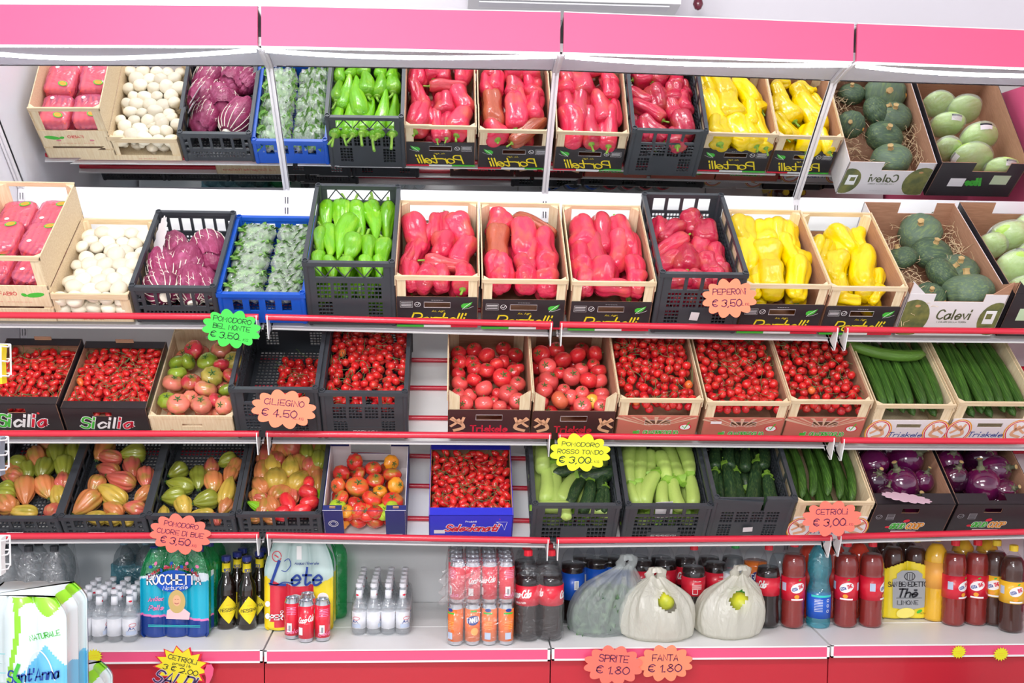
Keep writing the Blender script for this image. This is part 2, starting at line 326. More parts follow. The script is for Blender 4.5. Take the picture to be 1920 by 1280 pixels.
    for k in (1, 2, 3):
        dz = {(1, 3): -.001, (2, 3): -.004, (3, 3): .004}.get((k, i), 0)
        za, zb = zr(k, x0)+dz, zr(k, x1)+dz; O0 = np.array([0, YR+.076, -.023]); r = empty('slanted_shelf'); tag(r, 'slanted white %s shelf with red front rail, %s' % (RN[k], BN[i]), 'shelf', 'slanted shelves')
        B().tube([(x0+.012, YR, za), (x1-.012, YR, zb)], .0112, 14).obj('front_rail', M_red, r, True)
        # tray
        tr = B(); c = lambda X, z, aa, bb: tuple(np.array([X, 0, z])+O0+EA*aa+EB*bb)
        quadslab(tr, [c(x0+.01, za, -.008, -.019), c(x1-.01, zb, -.008, -.019), c(x1-.01, zb, .44, -.019), c(x0+.01, za, .44, -.019)], tuple(-EB*.006))
        tr.obj('tray', M_white, r); tr = B(); quadslab(tr, [c(x0+.01, za, -.006, -.026), c(x1-.01, zb, -.006, -.026), c(x1-.01, zb, -.006, -.012), c(x0+.01, za, -.006, -.012)], tuple(EA*.004)); tr.obj('front_lip', M_lip, r)
        for (ppx, ppy) in ([(800, 675), (800, 727), (800, 783)] if k < 3 else [(800, 855), (800, 911), (800, 972)]):
            kk = max(k, 2); P = np.array([0, YR+.076, zr(kk, .55)-.023])-EB*.0095; Q = onP(ppx, ppy, P, EB); aa = (Q-P)@EA
            B().tube([c(x0+.012, za, aa, -.0095), c(x1-.012, zb, aa, -.0095)], .009, 10).obj('cross_rod', M_rod, r, True)
        for X, z in ((x0+.018, za), (x1-.018, zb)):
            tri = [(YR+.012, .004), (YR-.013, .006), (YR-.014, -.012), (YR+.012, -.075), (YR+.028, -.078), (YR+.40, .17), (YR+.40, .20), (YR+.076, -.055)]
            bb = B(); bb.prism(tri, lambda u, v, w, X=X, z=z: (X+w-.0015, u, z+v), .003); bb.obj('bracket', M_white, r)
M_upr = mat('upright_enamel', srgb(224, 222, 228), .4)
for j, X in enumerate(BX):
    r = empty('upright', loc=(0, 0, 0)); tag(r, 'white slotted upright with canopy arm, %s post from the left' % ['outer', 'second', 'third', 'fourth', 'fifth'][j], 'post', 'uprights')
    z0, z1 = MZ[j]; b = B()
    b.plate(X-.012, X+.012, .36, z0, .02, [(X-.007, X-.003, .4+.04*q, .425+.04*q) for q in range(39)]+[(X+.003, X+.007, .4+.04*q, .425+.04*q) for q in range(39)], lambda u, v, w: (u, w-.003, v)); b.obj('slotted_post', M_upr, r)
    d = np.array([0, -.3875, z1-z0]); dl = d/np.linalg.norm(d); nn = np.array([0, -dl[2], dl[1]])*-1
    nn = np.array([0, -dl[2], dl[1]]) if -dl[2] < 0 else nn
    b = B()
    for w0, w1, th in ((-.0115, -.003, .012), (.003, .0115, .012), (-.0115, .0115, .006)):
        quadslab(b, [(X+w0, 0, z0), (X+w1, 0, z0), tuple(np.array([X+w1, 0, z0])+d), tuple(np.array([X+w0, 0, z0])+d)], tuple(nn*th))
    b.obj('mirror_strip', M_upr, r)
    b = B(); quadslab(b, [(X-.012, -.3875, z1-.01), (X+.012, -.3875, z1-.01), (X+.012, -.57, FZ[j][1]-.002), (X-.012, -.57, FZ[j][1]-.002)], (0, 0, .035)); quadslab(b, [(X-.003, -.3875, z1-.016), (X+.003, -.3875, z1-.016), (X+.003, -.57, FZ[j][1]-.006), (X-.003, -.57, FZ[j][1]-.006)], (0, 0, .01)); b.obj('canopy_arm', mat('arm_metal', srgb(196, 194, 200), .35), r)
tag(box('end_panel', (-1.035, -.5, 0), (-1.015, .02, 2.5), mat('end_panel_white', srgb(232, 230, 238), .4)), 'white end panel closing the display at the left', 'panel')
tag(box('end_panel', (3.02, -.5, 0), (3.04, .02, 2.5), M_fascia), 'pink red end panel closing the display at the right', 'panel')
# air conditioner and the ornament beside it
r = empty('air_conditioner', loc=(1.08, -.05, 2.8)); tag(r, 'white air conditioner on the wall above the pink fascia', 'air conditioner')
ac = B(); ac.lathe([(.0, 0)], 3) if False else None
ac.prism([(-.20, .0), (-.02, -.02), (.10, .0), (.10, .28), (-.14, .28), (-.2, .22)], lambda u, v, w: (w-.39, u, v-.145), .78); ac.obj('casing', M_white, r)
box('louvre', (-.35, -.19, -.154), (.35, -.06, -.149), mat('louvre_grey', srgb(232, 232, 236), .4), r)
o = B().lathe([(0, -.035), (.012, -.03), (.02, -.012), (.016, .004), (.008, .02), (.004, .05), (0, .055)], 12).obj('hanging_ornament', mat('dark_red_plastic', srgb(110, 30, 50), .25, coat=.5), None, True)
o.location = tuple(onY(1309, 2, -.12)); tag(o, 'small dark red ornament hanging on the wall above the fascia', 'ornament')
# ================================================================== CRATES
MM = lambda fn: (lambda u, v, w: fn(u, v, w))
class Crate:
    """A crate frame on a slanted shelf, fitted to its front corners; local x along, y up the slope, z out of the slope."""
    def __init__(s, k, xl, yl, xr, yr, L=.45, phrase='', H=None):
        X = onY((xl+xr)/2, yl, YR)[0]; O = np.array([0, YR+.076, zr(k, X)-.023])
        A = onP(xl, yl, O, EA); Q = onP(xr, yr, O, EA)
        s.H = H or ((A-O)@EB+(Q-O)@EB)/2; s.W = Q[0]-A[0]; s.L = L; s.k = k; s.O = np.array([A[0], O[1], O[2]]); s.phrase = phrase
        s.M = Matrix(((1, 0, 0, s.O[0]), (0, EA[1], EB[1], s.O[1]), (0, EA[2], EB[2], s.O[2]), (0, 0, 0, 1)))
    def pix(s, px, py, hc):
        P = onP(px, py, s.O+EB*hc, EB); return np.array([P[0]-s.O[0], (P-s.O)@EA, hc])
# surfaces of a crate: front (outside), back (outside), left, right, floor; (u, v, w) with w inward
def faces(c):
    W, L, H = c.W, c.L, c.H
    return dict(front=lambda u, v, w: (u, w, v), back=lambda u, v, w: (W-u, L-w, v), left=lambda u, v, w: (w, L-u, v), right=lambda u, v, w: (W-w, u, v), floor=lambda u, v, w: (u, v, w))
def root(c, name, label, cat='crate', group=None): return tag(empty(name, c.M), label, cat, group)
def grid(u0, u1, v0, v1, nu, nv, bu, bv):
    du, dv = (u1-u0)/nu, (v1-v0)/nv
    return [(u0+i*du+bu/2, u0+(i+1)*du-bu/2, v0+j*dv+bv/2, v0+(j+1)*dv-bv/2) for i in range(nu) for j in range(nv)]
def plastic_crate(c, label, m=None, pattern='tall', group='black plastic crates', text_=None, zig=False, brk=False, name='plastic_crate'):
    m = m or M_blk; W, L, H = c.W, c.L, c.H; f = faces(c); r = root(c, name, label, 'crate', group); t = .006
    def wall(ln):
        h = []
        a0, a1 = .035, ln-.035
        if pattern == 'tall':
            if zig:
                h += [(a0, a1, H*.76, H*.93)]
            else: h += grid(a0, a1, H*.72, H*.93, 4, 1, .012, 0)
            for q in range(4): du = (a1-a0)/4; h += [x for x in grid(a0+q*du, a0+(q+1)*du-.008, H*.42, H*.68, 4, 4, .0025, .003)]
            for q in (0, 3): du = (a1-a0)/4; h += grid(a0+q*du, a0+(q+1)*du-.006, H*.1, H*.38, 4, 5, .0025, .003)
        elif pattern == 'low':
            h += grid(a0, a1, H*.45, H*.82, 5, 1, .010, 0); h += grid(.012, .030, H*.2, H*.8, 1, 3, .004, .01)+grid(ln-.030, ln-.012, H*.2, H*.8, 1, 3, .004, .01)
            h += grid(a0, a1, H*.12, H*.34, 16, 2, .005, .006)
        elif pattern == 'mesh':
            h += grid(a0, a1, H*.72, H*.92, 4, 1, .012, 0); h += grid(a0, a1, H*.40, H*.68, 15, 3, .0028, .003)
            h += grid(a0, a0+(a1-a0)*.3, H*.06, H*.38, 5, 3, .0028, .003)+grid(a0+(a1-a0)*.7, a1, H*.06, H*.38, 5, 3, .0028, .003)
        elif pattern == 'slot':
            h += grid(a0, a1, H*.40, H*.78, 4, 1, .022, 0)
        return h
    for nm, ln in (('front', W), ('back', W), ('left', L), ('right', L)):
        b = B(); hs = wall(ln)
        if brk and nm == 'front': hs = [x for x in hs if x[2] < H*.7]+[(W*.60, W*.64, H*.68, H)]
        b.plate(0, ln, 0, H-.004, t, hs, f[nm])
        if not (brk and nm == 'front'):
            b.plate(-.004, ln+.004, H-.016, H, .014, [], lambda u, v, w, g=f[nm]: g(u, v, w-.005))
        else:
            b.plate(-.004, W*.6, H-.016, H, .014, [], lambda u, v, w, g=f[nm]: g(u, v-.10*max(0, u-.03), w-.005)); b.plate(W*.64, W+.004, H-.016, H, .014, [], lambda u, v, w, g=f[nm]: g(u, v, w-.005))
        if zig and nm in ('front', 'back'):
            for q in range(7):
                u0 = .035+(ln-.07)*q/7; u1 = .035+(ln-.07)*(q+1)/7; va, vb = (H*.76, H*.93) if q % 2 else (H*.93, H*.76)
                b.tube([f[nm](u0, va, .003), f[nm](u1, vb, .003)], .0022, 6)
        b.obj(nm+'_wall' if nm in ('front', 'back') else 'side_wall', m, r)
    for x in (.006, W-.006):
        for y in (.006, L-.006): b = B(); b.tube([(x, y, .0), (x, y, H-.003)], .0105, 10); b.lathe([(.0085, H-.004), (.0105, H-.004), (.0105, H+.004), (.0078, H+.004), (.0074, H-.003), (0, H-.003)], 12, (x, y, 0)); b.obj('corner_socket', m, r, True)
    b = B(); b.plate(t, W-t, t, L-t, .005, grid(.02, W-.02, .02, L-.02, 18, 26, .004, .0045), f['floor']); b.obj('base', m, r)
    for (u, v, rot) in ((.14, .1, .7), (-.14, .1, -.7)): pass
    if text_:
        g = f['front']; box('name_plate', (W*.3, -.0015, .012), (W*.7, .001, H*.24), m, r)
        text(text_, r, M_wprint, g, W/2, H*.15, .010, .16, W*.3, .2, w=-.0022)
    return r
def leaf(r, g, cx, cy, s):
    pts = [(-1, -.55), (-1.05, .1), (-.6, .55), (.1, .6), (.6, .75), (1.1, 1.05), (.85, .3), (.5, -.25), (0, -.6), (-.5, -.75)]
    shape([(cx+x*s, cy+y*s*.9) for x, y in pts], r, M_gprint, g, 'leaf_print', -.0006)
    b = B(); ribbon(b, [(cx-.8*s, cy-.9*s), (cx-.3*s, cy-.3*s), (cx+.7*s, cy+.6*s)], s*.1, g, -.001); ribbon(b, [(cx-.5*s, cy-.85*s), (cx+.5*s, cy-.6*s), (cx+1.3*s, cy-.15*s)], s*.06, g, -.001); b.obj('leaf_vein', M_wprint, r)
def wood_crate(c, label, style, group):
    """Poplar crate: corner posts, rails, and card or slat panels."""
    W, L, H = c.W, c.L, c.H; f = faces(c); r = root(c, 'wooden_crate', label, 'crate', group); t = .004
    hp = {'leaf': .60, 'clover': .60, 'legs': .60, 'dark': .62, 'slat': .99, 'low': .45, 'carrot': .55}[style]*H
    for x in (t, W-t-.02):
        for y in (t, L-t-.02):
            b = B(); q = [(0, 0), (.022, 0), (0, .022)]; sx = 1 if x < W/2 else -1; sy = 1 if y < L/2 else -1; bx = x if sx > 0 else x+.02; by = y if sy > 0 else y+.02
            if style == 'dark':
                top = H; b.prism([(bx, by), (bx+sx*.036, by), (bx, by+sy*.03)], lambda u, v, w: (u, v, w), top*.9)
                b.add([(bx, by, top*.9), (bx+sx*.036, by, top*.9), (bx, by+sy*.03, top*.9), (bx, by, top*1.0)], [(0, 1, 3), (0, 3, 2), (1, 2, 3)])
            else: b.prism([(bx, by), (bx+sx*.030, by), (bx, by+sy*.026)], lambda u, v, w: (u, v, w), H-.006)
            b.obj('corner_post', M_wood2, r)
    hole = (W*.34, W*.66, hp*.66, hp*.84) if style in ('leaf', 'clover', 'legs', 'dark') else None
    inner = {'leaf': M_blk2, 'clover': M_card, 'legs': M_wcard, 'dark': M_blk2, 'slat': M_wood, 'low': M_wood, 'carrot': M_wood}[style]
    for nm in ('front', 'back'):
        g = f[nm]; b = B()
        if style in ('leaf', 'clover', 'legs', 'dark'):
            b.plate(0, W, 0, hp, .003, [hole], g)
            for q in range(4):                       # rounded ends of the hand hole
                pass
            cb = B(); cb.plate(.001, W-.001, .001, hp-.001, .002, [(hole[0]-.001, hole[1]+.001, hole[2]-.001, hole[3]+.001)], lambda u, v, w, g=g: g(u, v, w+.0031)); p = b.obj('printed_panel', {'leaf': M_blk2, 'clover': mat('terracotta_print', srgb(196, 108, 92), .6), 'legs': M_wcard, 'dark': mat('dark_brown_print', srgb(66, 34, 34), .5)}[style], r)
            cb.obj('card_lining', M_card, p)
            hw = B(); u0, u1, v0, v1 = hole; ring = [(u0, v0), (u1, v0), (u1, v1), (u0, v1), (u0, v0)]
            ribbon(hw, ring, .0016, g, -.0004); hw.obj('hole_edge', M_wcard, p)
            if style == 'leaf':
                text('Portelli', p, M_yprint, g, W*.52, hp*.30, hp*.33, .13, W*.66, .3, gap=1.2)
                text('Az. Agr.', p, M_yprint, g, W*.52, hp*.55, .008, .14, W*.16, .3); text('-----', p, M_wprint, g, W*.5, hp*.91, .005, .15, W*.14)
                leaf(p, g, W*.86, hp*.74, .018)
                b = B(); ribbon(b, rect(W*.05, W*.20, hp*.66, hp*.86)+[(W*.05, hp*.66)], .001, g, -.0006)
                for q in range(3): ribbon(b, [(W*.065, hp*(.71+.05*q)), (W*.185, hp*(.71+.05*q))], .0022, g, -.0006)
                ribbon(b, ell(W*.26, hp*.76, .010, .010, 16)+[(W*.26+.010, hp*.76)], .0016, g, -.0006); ribbon(b, [(W*.24, hp*.76), (W*.26, hp*.73), (W*.28, hp*.8)], .002, g, -.0006); b.obj('badge_print', M_wprint, p)
                for q, mm in enumerate((M_gprint, M_wprint, M_rprint)): shape(rect(W*q/3, W*(q+1)/3, .0, hp*.07), p, mm, g, 'flag_stripe')
            if style == 'clover':
                bb = B(); cx = W*.48
                for q in range(9): a = math.radians(20+17.5*q); bb.add([g(cx+math.cos(a-.05)*.018, hp*.55+math.sin(a-.05)*.012, -.0005), g(cx+math.cos(a-.04)*.15, min(hp*.97, hp*.55+math.sin(a-.04)*.15), -.0005), g(cx+math.cos(a+.06)*.15, min(hp*.97, hp*.55+math.sin(a+.06)*.15), -.0005), g(cx+math.cos(a+.05)*.018, hp*.55+math.sin(a+.05)*.012, -.0005)], [(0, 1, 2, 3)])
                bb.obj('sun_ray_print', mat('sand_print', srgb(214, 176, 150), .6), p)
                shape(ell(W*.85, hp*.56, .022, .016), p, M_rprint, g, 'seal_print', -.0006); shape(ell(W*.85, hp*.56, .018, .0125), p, M_wprint, g, 'seal_disc', -.0009)
                b = B(); ribbon(b, [(W*.82, hp*.60), (W*.845, hp*.50), (W*.89, hp*.75)], .004, g, -.0012); b.obj('tick_print', M_gprint, p)
                text('IL QUADRIFOGLIO', p, M_gprint, g, W*.52, hp*.33, hp*.15, .2, W*.5, outline=M_wcard); text('---- - ------', p, M_blk2, g, W*.45, hp*.9, .005, .12, W*.4)
                for q in range(4): a = PI/4+q*PI/2; shape(ell(W*.24+.005*math.cos(a), hp*.33+.005*math.sin(a), .005, .004, 10), p, M_gprint, g, 'clover_print')
            if style in ('dark', 'legs'):
                for cx, sgn in ((.13, 1), (.88, -1)):
                    if style == 'legs':
                        shape(ell(W*cx, hp*.5, .048, .060), p, mat('orange_print', srgb(240, 160, 50), .5), g, 'ring_print', -.0004); shape(ell(W*cx, hp*.5, .043, .055), p, M_wprint, g, 'ring_disc', -.0006); shape(ell(W*cx, hp*.5, .041, .053), p, M_rprint, g, 'ring_print', -.0008); shape(ell(W*cx, hp*.5, .037, .049), p, M_wprint, g, 'ring_disc', -.001)
                    b = B(); s_ = .05*sgn
                    for (pts, wd) in (([(.0, .38), (.35, -.2), (-.25, -.45)], .013), ([(-.4, .55), (.1, .1), (.35, .55)], .010), ([(-.5, -.1), (-.15, .2), (-.5, .45)], .010)):
                        pp = catmull([(W*cx+s_*x, hp*.5+.06*y) for x, y in pts], 4); ribbon(b, pp, wd, g, -.0013)
                    b.obj('legs_print', M_skinp, p)
                text('Triskele', p, M_rprint if style == 'dark' else M_bprint, g, W*.5, hp*.37, hp*.2, .13 if style == 'legs' else .2, W*.44, .15 if style == 'legs' else 0)
        else:
            if style == 'slat':
                b.plate(0, W, 0, hp, t, [(W*.38, W*.62, hp*.52, hp*.64)], g); p = b.obj('slat_panel', M_wood2, r)
                text('La Sorgente Italiana', p, M_rprint, g, W*.5, hp*.28, .014, .1, W*.8, .2)
            elif style == 'low':
                b.plate(0, W, 0, hp*.5, t, [], g); p = b.obj('slat_panel', M_wood2, r); text('----', p, M_rprint, g, W*.5, hp*.2, .008, .14, W*.25)
            else:
                b.plate(0, W, H*.24, H*.56, t, [], g); b.plate(0, W, 0, H*.20, t, [], g); p = b.obj('slat_panel', M_wood2, r)
                text('FABIO', p, M_rprint, g, W*.48, H*.44, .014, .16, W*.22); shape(ell(W*.82, H*.42, .030, .010, 16, .15), p, M_gprint, g, 'fruit_print'); shape(ell(W*.68, H*.42, .010, .007, 12, -.4), p, M_gprint, g, 'fruit_print'); text('--- ------', p, M_rprint, g, W*.5, H*.31, .006, .14, W*.5)
        if style not in ('dark', 'slat'):
            rb = B(); rb.plate(0, W, H-.017 if style != 'low' else H-.022, H, .007, [], g); rb.obj('top_rail', M_wood, r)
        if style == 'slat': rb = B(); rb.plate(0, W, H-.012, H, .006, [], lambda u, v, w, g=g: g(u, v, w-.001)); rb.obj('top_rail', M_wood2, r)
    for nm in ('left', 'right'):
        g = f[nm]; b = B()
        if style in ('leaf', 'clover', 'legs', 'dark'):
            b.plate(0, L, 0, H*.94, .003, [], g); b.obj('side_panel', M_card if style != 'legs' else M_wood2, r)
            b = B(); b.plate(0, L, H*.82, H, .004, [], lambda u, v, w, g=g: g(u, v, w-.003)); b.obj('side_slat', M_wood, r)
        elif style == 'low': b.plate(0, L, 0, H, t, [], g); b.obj('side_slat', M_wood, r)
        else:
            for a0, a1 in ((0, .46), (.5, .98)): b.plate(0, L, H*a0, H*a1, t, [], g)
            b.obj('side_slat', M_wood, r)
    b = B()
    b.plate(t, W-t, t, L-t, .003, [], f['floor']); b.obj('base', M_card if style in ('leaf', 'clover', 'dark') else M_wood2, r)
    return r
def card_box(c, label, m, style, group=None, inner=None):
    W, L, H = c.W, c.L, c.H; f = faces(c); r = root(c, 'cardboard_box', label, 'box', group); inner = inner or M_card
    fl = {'sicilia': .035, 'blue': .035, 'coop': .05, 'navy': 0, 'calevi': 0, 'cabbage': 0}[style]
    for nm in ('front', 'back', 'left', 'right'):
        g = f[nm]; ln = W if nm in ('front', 'back') else L; holes = []; hh = H
        if style in ('calevi', 'cabbage') and nm in ('front',): holes = [(ln*.27, ln*.77, H*.82, H)]
        if style in ('calevi', 'cabbage') and nm == 'back': holes = [(ln*.2, ln*.6, H*.75, H*1.01)]
        if style == 'navy': holes = [(ln*.24, ln*.75, H*.13, H)] if nm == 'front' else ([(ln*.24, ln*.75, H*.55, H), (ln*.26, ln*.73, H*.12, H*.32)] if nm == 'back' else [])
        if style in ('sicilia', 'coop') and nm == 'front': holes = [(ln*.36, ln*.58, H*.72, H*.86)]
        b = B(); b.plate(0, ln, 0, hh, .002, holes, g); p = b.obj('front_panel' if nm == 'front' else 'back_panel' if nm == 'back' else 'side_panel', m, r)
        b = B(); b.plate(0, ln, 0, hh-.0005, .002, holes, lambda u, v, w, g=g: g(u, v, w+.0021)); b.obj('card_lining', inner, p)
        if fl and nm in ('front', 'back'):
            b = B(); b.plate(.003, ln-.003, 0, fl, .002, [(ln*.40, ln*.62, fl*.35, fl)] if style == 'coop' and nm == 'front' else [], lambda u, v, w, g=g: g(u, H+w-.002, v)); b.obj('fold_flap', m, r)
            if style in ('sicilia', 'blue') and nm == 'back': b = B(); b.plate(ln*.40, ln*.62, H-.004, H+.014, .004, [], lambda u, v, w, g=g: g(u, v, w+.004)); b.obj('card_tab', M_card, r)
        if nm == 'front':
            if style == 'sicilia':
                st_, tw = 0, 0; x = .20
                for t_, mm, wd in (('S', M_gprint, .11), ('i', M_gprint, .03), ('c', M_wprint, .10), ('i', M_wprint, .03), ('l', M_wprint, .03), ('i', M_rprint, .03), ('a', M_rprint, .12)):
                    if t_ in 'il': text(t_, p, mm, g, W*(x+wd/2), H*.50, H*.34, .17, None, .3, outline=M_wprint if mm != M_wprint else None)
                    else: text(t_, p, mm, g, W*(x+wd/2), H*.50, H*.34, .17, W*wd*.85, .3, outline=M_wprint if mm != M_wprint else None)
                    x += wd+.028
            if style == 'blue':
                text('Selezionati', p, M_rprint, g, W*.52, H*.50, H*.24, .2, W*.62, .35, outline=M_wprint); text('Prodotti', p, M_wprint, g, W*.5, H*.76, .008, .16, W*.13)
                b = B(); ribbon(b, [(W*.80, H*.74), (W*.93, H*.74), (W*.90, H*.42), (W*.87, H*.64), (W*.80, H*.74)], .002, g, -.0006); b.obj('bow_print', M_wprint, p); shape(rect(W*.06, W*.19, H*.28, H*.42), p, M_wcard, g, 'label_sticker')
            if style == 'navy':
                for cx in (.12,): b = B(); ribbon(b, ell(W*cx, H*.55, .016, .016, 18)+[(W*cx+.016, H*.55)], .002, g, -.0006); ribbon(b, ell(W*cx, H*.55, .010, .010, 18)+[(W*cx+.010, H*.55)], .0016, g, -.0006); b.obj('badge_print', M_wprint, p)
                for cx in (.12, .87): shape(rect(W*(cx-.08), W*(cx+.08), H*.04, H*.16), p, M_wcard, g, 'label_sticker')
            if style == 'coop':
                text('GIGLIO', p, M_gprint, g, W*.38, H*.34, H*.15, .2, W*.17, .15, outline=M_wprint); text('COOP', p, mat('orange_print', srgb(240, 160, 50), .5), g, W*.60, H*.34, H*.17, .2, W*.19, .15, outline=M_wprint)
                shape(ell(W*.47, H*.50, .012, .008, 14, .3), p, M_rprint, g, 'fruit_print', -.0009); shape(ell(W*.26, H*.31, .010, .006, 12), p, M_rprint, g, 'fruit_print'); shape(rect(W*.32, W*.64, H*.1, H*.2), p, mat('pale_pink_label', srgb(225, 190, 205), .6), g, 'label_sticker')
                b = B(); ribbon(b, ell(W*.10, H*.62, .011, .011, 16)+[(W*.10+.011, H*.62)], .002, g, -.0006); ribbon(b, [(W*.07, H*.62), (W*.1, H*.59), (W*.13, H*.66)], .002, g, -.0006); ribbon(b, rect(W*.20, W*.29, H*.53, H*.70)+[(W*.20, H*.53)], .0025, g, -.0006)
                for q in range(3): ribbon(b, [(W*.21, H*(.57+.045*q)), (W*.28, H*(.57+.045*q))], .003, g, -.0006)
                b.obj('badge_print', M_gyprint, p)
        if style == 'calevi' and nm in ('front', 'back'):
            pm = mat('pumpkin_print', srgb(92, 100, 60), .6, noise=(30, srgb(130, 130, 70), (1, 1, 1)))
            shape([(max(.002, min(W-.002, x)), max(.002, min(H*.98, y))) for x, y in ell(W*.10, H*.42, .065, .085)], p, pm, g, 'pumpkin_print'); shape([(max(.002, min(W-.002, x)), max(.002, min(H*.98, y))) for x, y in ell(W*.94, H*.42, .055, .075)], p, pm, g, 'pumpkin_print')
            shape(ell(W*.13, H*.72, .010, .006, 10), p, mat('stem_print', srgb(200, 150, 100), .6), g, 'stem_print', -.0008); shape(rect(W*.84, W*.95, H*.3, H*.62), p, M_wprint, g, 'label_print', -.0009); shape(rect(W*.855, W*.915, H*.42, H*.55), p, pm, g, 'label_picture', -.0011)
            text('Calevi', p, mat('olive_print', srgb(86, 92, 58), .5), g, W*.53, H*.52, H*.22, .15, W*.34, .05); text('I COLORI DELLA TERRA', p, mat('olive_print'), g, W*.53, H*.34, .007, .14, W*.30)
            text('-- -----', p, M_gyprint, g, W*.5, H*.12, .005, .16, W*.25)
        if style == 'cabbage' and nm in ('front', 'back'):
            text('itos', p, M_gprint, g, W*.52, H*.45, H*.2, .28, W*.16, .3); shape(rect(W*.12, W*.32, H*.38, H*.66), p, mat('pale_green_label', srgb(200, 225, 185), .6), g, 'label_print'); shape(rect(W*.62, W*.80, H*.3, H*.55), p, M_wprint, g, 'label_print')
        if style in ('calevi', 'cabbage') and nm == 'front':
            for u0, u1 in ((0, .16*W), (W, .84*W)):
                b = B(); b.prism([(u0, H), (u1, H), (u0, H+.055)], lambda u, v, w, g=g: g(u, v, w+.001), .003); b.obj('corner_flap', M_card if u0 else m, r)
            for a in (0, W): b = B(); b.prism([(.0, H), (.06, H), (.0, H+.05)], lambda u, v, w, a=a: (a-(.003 if a else 0)+w, u, v), .003); b.obj('corner_flap', M_card, r)
        if style == 'navy' and nm in ('front', 'back'):
            for u0, u1 in ((.0, .235*W), (W*.755, W)):
                b = B(); b.plate(u0+.002, u1-.002, 0, .026, .002, [], lambda u, v, w, g=g: g(u, H+w-.002, v)); b.obj('fold_flap', m, r); b = B(); b.plate((u0+u1)/2-.010, (u0+u1)/2+.010, H-.002, H+.006, .006, [], lambda u, v, w, g=g: g(u, v, w+.012)); b.obj('card_tab', M_card, r)
    b = B(); b.plate(.002, W-.002, .002, L-.002, .003, [], f['floor']); b.obj('base', inner, r)
    return r
GB = 'black plastic crates'; GW = 'printed wooden crates of red peppers'
cr = {}
def add(key, c, fn, label, *a, **k): cr[key] = c; c.root = fn(c, label, *a, **k); return c
# top shelf
add('carrot', Crate(1, -85, 481, 72, 481, .44, 'carrot crate'), wood_crate, 'deep pale wooden crate packed with pink carrot bags, at the far left', 'carrot', None)
add('mush', Crate(1, 86, 552, 240, 552, .44, 'mushroom crate'), wood_crate, 'shallow wooden crate filled with white mushrooms', 'low', None)
add('radi', Crate(1, 243, 535, 402, 540, .44, 'radicchio crate'), plastic_crate, 'low black plastic crate holding radicchio heads', pattern='low', group=None)
add('salad', Crate(1, 407, 547, 570, 553, .45, 'blue crate'), plastic_crate, 'low blue plastic crate holding bagged green salad', M_blue, 'slot', None)
add('green', Crate(1, 568, 487, 738, 496, .46, 'green pepper crate'), plastic_crate, 'tall black plastic crate of long green peppers', group=None, zig=True)
add('red1', Crate(1, 741, 518, 898, 519, .45, 'left printed red pepper crate'), wood_crate, 'leaf-printed wooden crate of red peppers, beside the tall green pepper crate', 'leaf', GW)
add('red2', Crate(1, 905, 524, 1065, 526, .46, 'middle printed red pepper crate'), wood_crate, 'leaf-printed wooden crate of red peppers, middle one of the three', 'leaf', GW)
add('red3', Crate(1, 1074, 527, 1230, 531, .46, 'right printed red pepper crate'), wood_crate, 'leaf-printed wooden crate of red peppers, beside the black crate of red peppers', 'leaf', GW)
add('redb', Crate(1, 1240, 511, 1402, 514, .48, 'black red pepper crate'), plastic_crate, 'tall black plastic crate of dark red peppers with price tag', group=None)
add('yel1', Crate(1, 1402, 533, 1558, 535, .45, 'left yellow pepper crate'), wood_crate, 'leaf-printed wooden crate brimful of yellow peppers', 'leaf', None)
add('yel2', Crate(1, 1562, 537, 1702, 540, .45, 'right yellow pepper crate'), wood_crate, 'leaf-printed wooden crate partly filled with yellow peppers, beside the pumpkins', 'leaf', None)
add('pump', Crate(1, 1705, 551, 1893, 553, .56, 'pumpkin box'), card_box, 'white cardboard box of green pumpkins and straw', M_wcard, 'calevi')
add('cabb', Crate(1, 1903, 551, 2090, 553, .56, 'cabbage box'), card_box, 'black printed cardboard box of wrapped cabbages, at the right edge', M_blk2, 'cabbage')
# middle shelf
add('sic1', Crate(2, -45, 757, 106, 757, .33, 'left black plum tomato box'), card_box, 'black cardboard box of plum tomatoes, at the left edge', M_blk2, 'sicilia', 'black plum tomato boxes')
add('sic2', Crate(2, 112, 765, 274, 766, .34, 'right black plum tomato box'), card_box, 'black cardboard box of plum tomatoes, beside the wooden crate of striped tomatoes', M_blk2, 'sicilia', 'black plum tomato boxes')
add('bel', Crate(2, 277, 777, 436, 783, .46, 'wooden slat crate'), wood_crate, 'slatted wooden crate of green and pink salad tomatoes', 'slat', None)
add('cher1', Crate(2, 430, 727, 594, 729, .46, 'half-empty black crate'), plastic_crate, 'half-empty black plastic crate with a few cherry tomatoes', group=None)
add('cher2', Crate(2, 600, 735, 762, 735, .46, 'full black cherry crate'), plastic_crate, 'black plastic crate full of cherry tomatoes, left of the shelf gap', group=None, text_='FORMICA')
add('rnd1', Crate(2, 840, 735, 998, 735, .45, 'left round tomato crate'), wood_crate, 'dark printed wooden crate of round tomatoes, beside the shelf gap', 'dark', 'dark printed crates of round tomatoes')
add('rnd2', Crate(2, 1002, 737, 1160, 740, .45, 'right round tomato crate'), wood_crate, 'dark printed wooden crate of round tomatoes, beside the vine tomato crates', 'dark', 'dark printed crates of round tomatoes')
for i, (a, y0, b_, y1, ph, lb) in enumerate([(1164, 747, 1318, 750, 'left', 'beside the round tomatoes'), (1327, 753, 1482, 755, 'middle', 'middle one of the three'), (1486, 750, 1637, 752, 'right', 'beside the cucumbers')]):
    add('vine%d' % i, Crate(2, a, y0, b_, y1, .45, ph+' clover crate'), wood_crate, 'clover-printed wooden crate of vine cherry tomatoes, '+lb, 'clover', 'clover-printed crates of cherry tomatoes')
